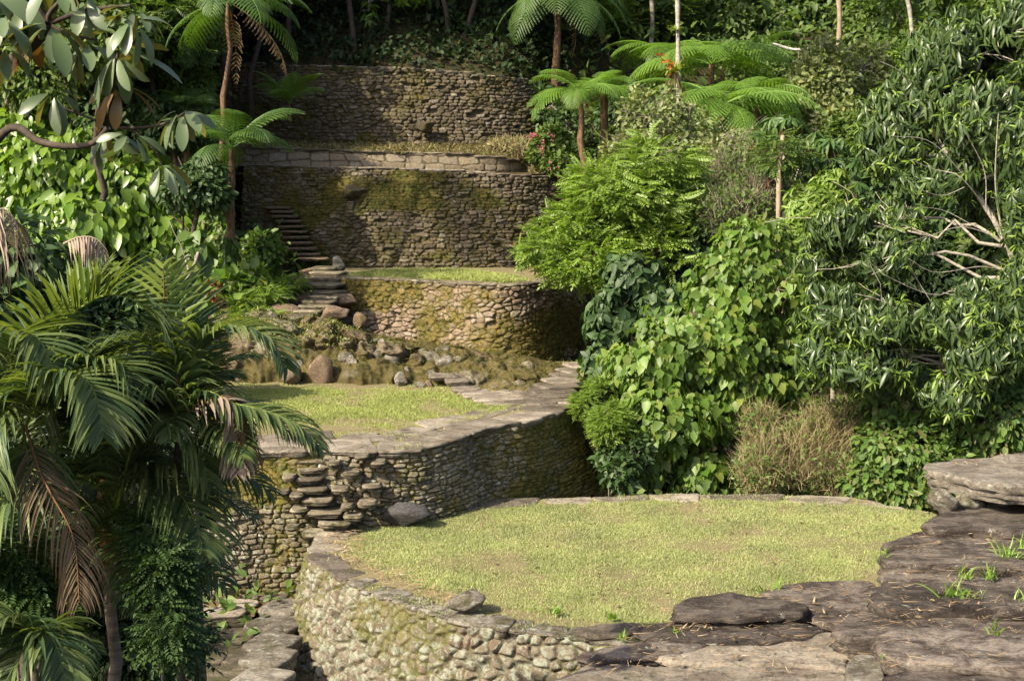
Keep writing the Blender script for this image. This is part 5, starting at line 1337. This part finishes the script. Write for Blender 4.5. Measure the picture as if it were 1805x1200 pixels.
tag(obj('fallen_log', g.build('fallen_log', M['log'], b), None, [float(k) for k in b]), 'bleached fallen log lying before a dark hollow in the forest', 'log')

# ------------------------------------------------------------------ left side
# bright ovate-leaved shrub tree
ells = [E(120, 300, 42.0, 130, 75), E(230, 330, 41.5, 95, 70), E(50, 250, 43.0, 90, 65), E(320, 320, 42.5, 55, 42), E(180, 240, 43.0, 90, 45), E(150, 390, 41.0, 120, 60), E(280, 410, 41.1, 70, 55), E(345, 430, 41.5, 45, 55), E(30, 360, 41.5, 70, 60), E(350, 500, 41.1, 36, 50)]
P1, O1 = ell_pts(ells, 8200, .38, .2, 1.1, 21, .45)
b = base_at(190, 42.0)
tree('glossy_leaved_tree', 'bright tree of shiny hanging oval leaves left of the ruins', 'tree', b, [b, at(190, 560, 42.0), at(185, 420, 42.0), at(160, 320, 42.0)], .14, M['bark_pale'], ells, [('ovate', M['lf_shrub']) + hanging(P1, O1, .37, 1., .6)], per=5)
# foreground leathery branch tree
b = np.array([-4.8, 9.6, gz(-4.8, 9.6) - .2])
t = thing('leathery_leaved_tree', 'foreground tree with drooping whorls of big leathery leaves at the upper left', 'tree', b)
g = Geo(); Yb = 9.2
tr = spline([b, at(-190, 900, 9.5), at(-150, 500, 9.4), at(-90, 300, 9.4), at(-60, 150, 9.3), at(-20, 0, 9.3), at(20, -160, 9.3)], .15)[0]
g.tube(tr, np.linspace(.14, .05, len(tr)), 9)
for pts, r in (([(-90, 330), (-40, 290), (20, 225), (70, 250), (120, 258), (165, 252), (190, 225)], .035), ([(-60, 170), (0, 120), (40, 95), (70, 70), (85, 42)], .05), ([(190, 225), (195, 200), (200, 140), (208, 95)], .02), ([(190, 225), (250, 225), (300, 215), (330, 195)], .012), ([(188, 222), (150, 205), (97, 186)], .01), ([(85, 42), (150, 20), (230, 10)], .02),
               ([(85, 42), (120, 60), (170, 70)], .014), ([(85, 42), (60, 0), (50, -50)], .03), ([(85, 42), (90, 20), (130, -20)], .02), ([(230, 225), (270, 260), (285, 290)], .01), ([(40, 95), (20, 60), (10, 20)], .014), ([(200, 150), (220, 170), (225, 190)], .012)):
    q = spline([at(x, y, Yb - .04 * k) for k, (x, y) in enumerate(pts)], .05)[0]; g.tube(q, np.linspace(r, max(.006, r * .5), len(q)), 7)
obj('trunk', g.build('trunk', M['bark_dark'], b), t)
def whorl_part(px, py, Y, n, Lpx, mat, ax=(0, -.2, 1), dr=.75, kind='leathery', el=.1):
    c = at(px, py, Y); a = nrm(np.asarray(ax, float))
    P, D, N, S = whorls(c[None], a[None], n, el, dr, sz(Lpx, Y), .15)
    P = c + D * .05; S = S * 1.0
    obj('leaf_whorl', leaves_mesh('leaf_whorl', kind, P - b, D, N, S, M[mat]), t)
for (x, y, n, L, m) in ((208, 92, 11, 88, 'lf_scheff'), (212, 150, 7, 80, 'lf_scheff_old'), (97, 160, 9, 62, 'lf_scheff'), (322, 192, 10, 62, 'lf_scheff'), (190, 232, 9, 66, 'lf_scheff'), (150, 75, 8, 66, 'lf_scheff'), (90, 40, 9, 74, 'lf_scheff'), (235, 35, 9, 66, 'lf_scheff'), (60, 55, 7, 66, 'lf_scheff_old'), (40, 5, 9, 72, 'lf_scheff'), (150, -5, 9, 70, 'lf_scheff'),
                     (285, 285, 6, 58, 'lf_scheff'), (240, 15, 7, 60, 'lf_scheff'), (5, 30, 8, 70, 'lf_scheff'), (10, 80, 6, 60, 'lf_scheff'), (230, 235, 7, 50, 'lf_scheff'), (-30, -20, 9, 80, 'lf_scheff'), (100, -40, 9, 80, 'lf_scheff'), (-60, 60, 9, 80, 'lf_scheff')):
    whorl_part(x, y, Yb - .15 + R.normal() * .15, n, L * .9, m, ax=(R.normal() * .25, -.35 + R.normal() * .2, 1))
# pale trunks with dead fronds behind
for x, y0, x1, y1, Y, r, lab in ((34, 250, 38, 10, 44.5, .13, 'pale upright trunk behind the leathery leaves'), (100, 235, 122, 90, 44.8, .1, 'pale slanting trunk behind the bright tree'), (2, 145, 36, 240, 44.0, .13, 'white leaning trunk at the left edge'), (245, 30, 228, 90, 44.6, .075, 'short tan leaning stem behind the leathery whorls')):
    a, c = at(x, y0, Y), at(x1, y1, Y)
    if a[2] > c[2]: a, c = c, a
    d = nrm(c - a); bb = np.array([a[0] - d[0], Y, gz(a[0], Y) - .1])
    t2 = thing('slender_tree', lab, 'tree trunk', bb)
    g = Geo(); q = spline([bb, a, c, c + d * 2.2], .3)[0]; g.tube(q, np.linspace(r, r * .7, len(q)), 8); obj('trunk', g.build('trunk', M['bark_pale'], bb), t2)
    e = [(q[-1][0], q[-1][1], q[-1][2] + .4, .8, .8, .5)]
    P1, O1 = ell_pts(e, 260, .4); P1, D1_, N1, S1 = scatter(P1, O1, .3)
    obj('crown', leaves_mesh('crown', 'lance', P1 - bb, D1_, N1, S1, M['lf_mid']), t2)
def hang_fronds(label, c, n, L, mat, base, name='dead_palm_fronds'):
    t = thing(name, label, 'dead fronds', c)
    for k in range(n):
        az = 2 * pi * k / n + R.normal() * .3; d = np.array([math.cos(az), math.sin(az), 0])
        pts = [c, c + d * L * .18 + [0, 0, -.02 * L], c + d * L * .3 + [0, 0, -.3 * L], c + d * L * .34 + [0, 0, -L * R.uniform(.7, 1)]]
        palm_frond('frond', pts, 26, L * .3, .012, M[mat], t, c, 1.3, 0, .9, .012, segs=4)
    return t
hang_fronds('withered brown fronds hanging round the pale trunk', at(36, 115, 44), 7, 1.6, 'lf_palm_dead', None)
for lab, pix, Yh, n, Lp in (('bleached strap-leaved frond hanging straight down above the palm clump', [(112, 430), (140, 418), (168, 420), (188, 440)], 12.2, 15, 75), ('long bleached frond hanging down the left edge', [(-60, 420), (-20, 378), (10, 368), (30, 395)], 11.8, 16, 190)):
    c = at(*pix[0], Yh); t3 = thing('dead_palm_frond', lab, 'dead frond', c)
    palm_frond('frond', [at(x, y, Yh) for x, y in pix], n, sz(Lp, Yh), .011, M['lf_palm_grey'], t3, c, 3.2, -.6, .3, .012, taper=(.8, .2))
hang_fronds('small brown withered frond cluster in the upper left wood', at(95, 105, 44), 5, .95, 'lf_palm_dead', None)

# forest on the left slope
for (px, py, Y, r, v) in [(330, 60, 44, 1.5, 0), (320, 140, 43, 1.3, 4), (260, 60, 42, 1.7, 3), (180, 80, 40, 1.8, 0), (60, 40, 44, 2.2, 4), (310, 220, 41, 1.2, 2), (350, -20, 46, 1.9, 2), (220, -40, 44, 2.4, 0), (100, -40, 42, 2.4, 2), (-60, -40, 46, 2.6, 4), (340, 330, 37, 1.2, 2), (230, 190, 43, 1.8, 2), (100, 150, 43, 2.0, 4), (380, 40, 52, 2, 1), (300, -120, 50, 3, 2), (150, -140, 48, 3, 0), (0, -160, 46, 3, 2),
                          (-300, 0, 46, 3.6, 2), (-450, 0, 48, 3.8, 0), (-600, 60, 46, 3.8, 4), (-200, -200, 50, 3.8, 2), (-450, -220, 52, 4, 0), (-700, -200, 54, 4.2, 4), (100, -300, 52, 3.8, 2), (350, -280, 54, 3.4, 1), (-900, -100, 52, 4.2, 2),
                          (250, 560, 31, 1.5, 2), (120, 560, 31, 1.8, 1), (0, 530, 30, 2.2, 2), (60, 1010, 21.5, 1.0, 1), (120, 1030, 22, .9, 2), (60, 800, 13.6, .6, 1), (200, 760, 14, .6, 2), (270, 560, 31, 1.1, 1), (70, 980, 13, .6, 1), (250, 980, 15, .6, 2), (300, 800, 16, .8, 1), (120, 890, 13.8, .6, 2), (290, 900, 16, .65, 1), (250, 1120, 15, .5, 1), (210, 1160, 13.5, .5, 2)]:  # some low shrubs hidden behind the palms are added to shade the path steps
    forest_tree(LB[v].replace('behind', 'left of the terraces') if Y > 33 else ['', 'fine-leaved dark shrub filling the shade behind the palms', 'broad-leaved dark shrub filling the shade behind the palms'][v] if Y < 32 and v in (1, 2) else 'bushy mid green tree at the far left of the slope', at(px, py, Y), r, v, group='trees left of the terraces' if Y > 33 else 'dark shrubs behind the palms' if v in (1, 2) and Y < 32 else None, name='forest_tree' if Y > 32 or v not in (1, 2) else 'dark_shrub', bark='bark_dark')
# hanging creeper left of the topmost wall
ells = [E(320, 90, 45, 38, 70), E(345, 170, 44.5, 26, 60), E(300, 160, 44, 30, 60), E(375, 340, 40, 26, 60), E(390, 440, 39, 28, 50), E(350, 260, 42, 26, 40)]
P1, O1 = ell_pts(ells, 4200, .35, .1, 1.2, 33); b2 = base_at(345, 43)
tree('creeper', 'curtain of hanging creepers left of the mossy walls', 'creeper', b2, [b2, at(345, 260, 43), at(330, 120, 44.5)], .05, M['bark_dark'], ells, [('ovate', M['lf_vine']) + hanging(P1, O1, .22, 1.1, .5)], per=4)
bushy('rounded light green bush in the shade at the foot of the tall dark wall', [E(462, 440, 41.6, 34, 32), E(440, 475, 41, 36, 26)], 2600, 'ovate', 'lf_vine', .18, name='shade_bush', cat='bush')
bushy('bright herbs growing on the bank left of the mossy steps', [E(470, 512, 38.2, 40, 14), E(420, 530, 37.8, 46, 20), E(510, 498, 38.8, 30, 12), E(440, 555, 37, 46, 14), E(400, 505, 38.6, 40, 22)], 3000, 'comp2', 'lf_feather', .22, 'spray', name='herb_clump', cat='herbs')
bushy('broad-leaved pale herb among the bright herbs of the bank', [E(405, 500, 38, 22, 16), E(450, 490, 38.4, 20, 12), E(395, 545, 37, 24, 20)], 260, 'broad', 'lf_heart', .3, name='herb_clump', cat='herbs')
bushy('dark red-leaved herb at the left end of the bank', [E(385, 545, 37.2, 26, 18), E(375, 515, 37.6, 20, 18)], 500, 'ovate', 'redleaf', .14, name='herb_clump', cat='herbs')
bushy('vine of big heart-shaped leaves hanging over the palms', [E(332, 545, 15, 28, 40), E(345, 440, 16, 20, 36)], 110, 'heart', 'lf_heart', .24, 'hang', name='heart_leaf_vine', cat='vine', clump=0)
# tree ferns left
fern_px('tall thin tree fern before the dark forest with browned fronds', 402, 4, 40, 330, 165, 8, 'lf_fern', .075, -14, azs=[-.1, .25, -.5, -1.0, 2.6, 3.6, .6, -1.6], pitch=(-.7, .1), dead=3)
fern_px('low tree fern whose fronds brush the low block wall', 408, 262, 38, 420, 145, 15, 'lf_fern', .1, -2, pitch=(-.3, .6))
fern_px('small bright tree fern at the foot of the topmost wall', 510, 185, 48, 215, 90, 10, 'lf_fern_lit', .05, 2, pitch=(.35, .9))
fern_px('shaded tree fern among the creepers at the upper left', 330, 190, 41, 330, 90, 8, 'lf_fern', .08, 0, pitch=(-.1, .4))

# ------------------------------------------------------------------ palms in the lower left, midribs traced in the photo and given their own depth
KP = .8
def palm(label, base, crown, r, fronds, group=None, shaft=True, fill=0, flen=1.5, kp=KP):
    t = thing('palm', label, 'palm', base, group)
    base = np.asarray(base, float); crown = np.asarray(crown, float)
    g = Geo(); q = bent(base, crown, 0, .012, 12)
    g.tube(q, np.linspace(r, r * .8, 12), 10); obj('trunk', g.build('trunk', M['palm_bark' if shaft else 'bark_dark'], base), t)
    if shaft:
        g = Geo(); d = nrm(q[-1] - q[-3]); s = [crown - d * .1, crown + d * .2, crown + d * .55, crown + d * .85]
        g.tube(s, [r * .9, r * 1.25, r * 1.0, r * .5], 10); obj('crownshaft', g.build('crownshaft', M['crownshaft'], base), t)
    fl = []
    for k in range(fill):                                      # unlisted fronds all round the crown
        az = 2 * pi * k / fill + R.normal() * .2; el = R.uniform(.2, 1.2); Lr = flen * R.uniform(.8, 1.1)
        d = np.array([math.cos(az) * math.cos(el), math.sin(az) * math.cos(el), math.sin(el)]); pts = [crown + (crown - base) * .02]
        for i in range(4):
            pts.append(pts[-1] + d * Lr / 4); d = nrm(d + [0, 0, -.42])
        palm_frond('frond', pts, 36, Lr * .34, .016, M['lf_palm'], t, base, .8, .2, .75, .012, M['lf_palm_young'])
    for f in fronds:
        pix, Y, dY, n, L, mat, droop, su = f[:8]; up = f[8] if len(f) > 8 else None
        k = len(pix)
        pts = [at(x, y, kp * (Y + dY * i / (k - 1))) for i, (x, y) in enumerate(pix)]
        palm_frond('frond', pts, n, sz(L * 1.22, Y * kp), .021 if mat != 'lf_palm_dead' else .009, M[mat], t, base, droop, su, .75 if mat != 'lf_palm_dead' else 1.1, .014, M['crownshaft'] if mat != 'lf_palm' else M['lf_palm_young'], up=up)
    return t
Y0 = 15.5
bA = at(160, 1130, 16 * KP); bA[2] = gz(bA[0], 16 * KP) - .1
palm('palm with ringed pale trunk and red-brown crownshaft at the lower left', bA, at(192, 975, 16 * KP), .07, [
    ([(210, 890), (225, 800), (268, 815), (330, 812), (420, 832), (478, 868)], 15.6, -.6, 44, 100, 'lf_palm', 1.0, .1),
    ([(205, 890), (215, 760), (250, 700), (330, 650), (372, 640)], 15.8, -.3, 44, 135, 'lf_palm', .45, .45),
    ([(200, 890), (180, 760), (140, 690), (95, 690), (70, 760)], 15.6, -1.0, 34, 110, 'lf_palm', .8, .2),
    ([(205, 890), (250, 830), (300, 850), (340, 910), (362, 985)], 15.6, -.9, 36, 110, 'lf_palm', .8, .1),
    ([(200, 900), (170, 850), (120, 830), (50, 850), (0, 920)], 15.4, -.6, 36, 110, 'lf_palm', .9, .1),
    ([(205, 895), (160, 760), (150, 740), (110, 760), (80, 830)], 15.2, -.5, 36, 110, 'lf_palm', .8, .2),
    ([(205, 895), (240, 770), (290, 740), (340, 770), (370, 850)], 15.0, -.5, 36, 110, 'lf_palm', .8, .2),
    ([(200, 900), (260, 800), (250, 790), (270, 760), (280, 700)], 15.9, .2, 24, 120, 'lf_palm', .4, .5),
    ([(205, 900), (190, 780), (230, 730), (320, 720), (400, 760)], 16.2, .6, 40, 120, 'lf_palm', .6, .3)], fill=14)
bB = at(20, 1100, 15 * KP); bB[2] = gz(bB[0], 15 * KP) - .1
palm('palm at the left edge whose big upper frond stands upright', bB, at(40, 790, 15.3 * KP), .07, [
    ([(48, 740), (60, 640), (110, 568), (190, 520), (262, 545), (300, 600)], 14.9, -.4, 52, 140, 'lf_palm', .35, .5),
    ([(50, 740), (70, 690), (95, 662), (140, 660), (170, 700), (182, 770)], 14.2, -.8, 44, 110, 'lf_palm', .7, .2),
    ([(40, 740), (20, 640), (30, 590), (70, 600), (110, 690)], 14.6, -.9, 40, 110, 'lf_palm', .7, .25),
    ([(40, 740), (-10, 620), (-60, 600), (-120, 650)], 14.8, -.4, 34, 110, 'lf_palm', .7, .3),
    ([(48, 740), (100, 600), (150, 520), (190, 470)], 15.3, .5, 34, 110, 'lf_palm', .3, .6),
    ([(45, 750), (70, 830), (90, 870), (130, 950), (140, 1060)], 14.0, -.5, 40, 105, 'lf_palm_dead', 1.6, -.1),
    ([(48, 740), (100, 680), (150, 640), (210, 640), (250, 700)], 14.6, -.6, 40, 110, 'lf_palm', .7, .25),
    ([(40, 750), (50, 840), (20, 870), (-20, 910), (-40, 1000)], 14.2, -.6, 34, 110, 'lf_palm', 1.2, .1),
    ([(40, 750), (10, 720), (-20, 760), (-30, 850)], 14.2, -.6, 30, 90, 'lf_palm', 1.0, .1),
    ([(46, 750), (60, 700), (40, 680), (0, 700), (-30, 780)], 14.5, -.6, 32, 100, 'lf_palm', .8, .2)], shaft=False, fill=15)
bC = at(285, 1080, 18 * .68); bC[2] = gz(bC[0], 18 * .68) - .1
palm('slender palm leaning toward the middle lawn, one frond crossing its edge', bC, at(315, 780, 18 * .68), .045, [
    ([(325, 720), (335, 640), (365, 590), (430, 580), (480, 605), (505, 650)], 17.6, -.6, 46, 95, 'lf_palm', .8, .25),
    ([(325, 730), (360, 690), (410, 710), (470, 725), (530, 752), (566, 792)], 17.4, -.5, 40, 80, 'lf_palm', .9, .1),
    ([(325, 720), (320, 600), (300, 520), (270, 465)], 18.2, .4, 34, 95, 'lf_palm', .4, .4),
    ([(325, 720), (300, 640), (250, 600), (190, 610), (150, 660)], 17.6, -.6, 40, 100, 'lf_palm', .7, .3),
    ([(325, 730), (370, 700), (410, 712), (432, 750), (436, 820)], 17.3, -.2, 22, 70, 'lf_palm_dead', 1.5, .0),
    ([(325, 730), (390, 700), (410, 720), (420, 780), (420, 830)], 17.2, -.2, 20, 70, 'lf_palm_grey', 1.5, .0),
    ([(325, 720), (296, 600), (290, 530), (288, 470)], 17.5, -.2, 16, 75, 'lf_palm_young', .3, .3),
    ([(325, 730), (335, 660), (320, 600), (345, 560)], 17.8, .2, 26, 80, 'lf_palm', .5, .4),
    ([(320, 740), (280, 690), (230, 690), (190, 740)], 17.2, -.6, 36, 95, 'lf_palm', .8, .2)], shaft=False, fill=14, flen=1.2, kp=.68)
bD = at(270, 1150, 19 * KP); bD[2] = gz(bD[0], 19 * KP) - .1
palm('young palm low in the shade by the earth path', bD, at(272, 1060, 19 * KP), .035, [
    ([(272, 1045), (285, 1010), (320, 1005), (362, 1028)], 18.8, -.2, 26, 55, 'lf_palm', .9, .2),
    ([(272, 1045), (265, 1000), (230, 985), (200, 1010)], 18.8, -.2, 26, 55, 'lf_palm', .9, .2),
    ([(272, 1045), (290, 1030), (310, 1060), (320, 1110)], 18.6, -.3, 22, 50, 'lf_palm', .9, .2),
    ([(272, 1045), (275, 970), (290, 930), (300, 910)], 19, 0, 22, 60, 'lf_palm', .5, .3)], shaft=False, fill=8, flen=.7)
# pale fan-like frond in the bottom corner
bE = at(60, 1260, 12.5 * KP); bE[2] = gz(bE[0], 12.5 * KP) - .1
palm('short palm whose pale pleated frond fills the bottom left corner', bE, at(62, 1180, 12.5 * KP), .045, [
    ([(62, 1170), (70, 1115), (50, 1130), (20, 1190), (10, 1260)], 12.0, -.4, 34, 105, 'lf_palm', .9, .2),
    ([(62, 1170), (74, 1110), (95, 1130), (110, 1180), (115, 1240)], 12.0, -.4, 30, 80, 'lf_palm', .9, .2),
    ([(62, 1170), (40, 1100), (0, 1090), (-60, 1140)], 12.0, -.4, 34, 90, 'lf_palm', .9, .2)], shaft=False)
bushy('dark ferny leaves hiding the foot of the left-edge palm', [E(20, 1000, 11.3, 60, 70), E(60, 1060, 11.2, 50, 50)], 700, 'comp2', 'lf_dark', .24, 'spray', name='shade_bush', cat='bush', r0=.02)
bushy('ferny bush in front of the slender palm trunk', [E(285, 1020, 11.6, 44, 70), E(300, 1110, 11.4, 40, 60), E(262, 940, 11.8, 36, 40)], 900, 'comp', 'lf_dark', .17, 'spray', name='shade_bush', cat='bush', r0=.02)
# broad leaves by the palms
def bigleaf(label, heads, mat, L, n, name='broadleaf_plant', kind='ovate'):
    c0 = at(*heads[0]); b = np.array([c0[0], c0[1], c0[2] - .6])
    t = thing(name, label, 'plant', b); g = Geo()
    for h in heads:
        c = at(*h); g.tube(bent(b, c, .05, .04, 5), [.014, .012, .01, .009, .008], 5)
        P, D, N, S = whorls(c[None], nrm(np.array([[R.normal() * .3, -.5, 1]])), n, .1, .7, L, .15)
        obj('leaves', leaves_mesh('leaves', kind, c + D * .04 - b, D, N, S, M[mat]), t)
    obj('stems', g.build('stems', M['bark_tan'], b), t)
    return t
bigleaf('plant with large drooping red-tinged leaves by the lower left edge', [(20, 1030, 12.6), (-10, 1050, 12.4)], 'lf_vine', .36, 5)
bigleaf('dark plant with a reddish leaf beside the pleated frond', [(80, 1110, 12.4), (140, 1120, 12.5)], 'lf_dark', .3, 4)
bigleaf('leafy sapling in the shade at the left of the path', [(330, 1120, 18.8), (300, 1080, 19), (340, 1090, 18.8), (310, 1130, 18.6)], 'lf_mid', .26, 7)
bushy('dark green ferny bush at the foot of the palms', [E(250, 1050, 14.6, 70, 50), E(215, 1130, 14, 80, 50), E(300, 990, 15.2, 40, 60), E(300, 1120, 14.4, 40, 50), E(140, 1040, 14, 60, 60)], 2600, 'comp', 'lf_dark', .26, 'spray', name='shade_bush', cat='bush')
bushy('small-leaved herbs in the shade below the earth path', [E(300, 1160, 16, 50, 40), E(230, 1200, 15, 80, 36)], 1700, 'ovate', 'lf_mid', .11, name='herb_clump', cat='herbs')
bushy('bright leafy climber on the trunk of the ringed palm', [E(110, 880, 15.2, 40, 36), E(150, 930, 15.4, 26, 40), E(70, 820, 15, 34, 26), E(90, 930, 15.2, 30, 30)], 420, 'heart', 'lf_vine', .17, 'hang', name='climber', cat='climber', clump=0)
bushy('leafy creeper hanging at the edge of the drystone wall', [E(385, 830, 26, 26, 40), E(365, 890, 25.7, 20, 40), E(430, 815, 26.1, 16, 22)], 420, 'ovate', 'lf_vine', .2, 'hang', name='creeper', cat='creeper', clump=0, bx=at(375, 930, 25.8))

# ------------------------------------------------------------------ light, sky, camera
SUN_EL, SUN_AZ = math.radians(40), math.radians(233)          # azimuth clockwise from +Y
w = bpy.data.worlds.new('World'); SC.world = w; w.use_nodes = True
nt = w.node_tree; bg = nt.nodes['Background']
sky = nt.nodes.new('ShaderNodeTexSky'); sky.sky_type = 'NISHITA'; sky.sun_disc = False; sky.dust_density = 4; sky.air_density = .8
sky.sun_elevation = SUN_EL; sky.sun_rotation = SUN_AZ
nt.links.new(sky.outputs[0], bg.inputs['Color']); bg.inputs['Strength'].default_value = .125
L = bpy.data.lights.new('sun', 'SUN'); L.energy = 5.0; L.angle = math.radians(.6); L.color = (1, .89, .68)
so = bpy.data.objects.new('sun', L); COL.objects.link(so)
dv = Vector((math.sin(SUN_AZ) * math.cos(SUN_EL), math.cos(SUN_AZ) * math.cos(SUN_EL), math.sin(SUN_EL)))
so.rotation_euler = dv.to_track_quat('Z', 'Y').to_euler(); so.location = (-20, 0, 30)
cam = bpy.data.cameras.new('camera'); cam.sensor_fit = 'HORIZONTAL'; cam.sensor_width = 36; cam.lens = 36 * FOC / 1805
cam.clip_start = .1; cam.clip_end = 1000
co = bpy.data.objects.new('camera', cam); COL.objects.link(co)
co.rotation_euler = (pi / 2 - PIT, 0, 0)
SC.camera = co
vs = SC.view_settings; vs.view_transform = 'Standard'; vs.look = 'None'; vs.exposure = 1.08; vs.gamma = 1
SC.cycles.max_bounces = 6; SC.cycles.diffuse_bounces = 3; SC.cycles.transmission_bounces = 4; SC.cycles.glossy_bounces = 2
SC.cycles.use_adaptive_sampling = True
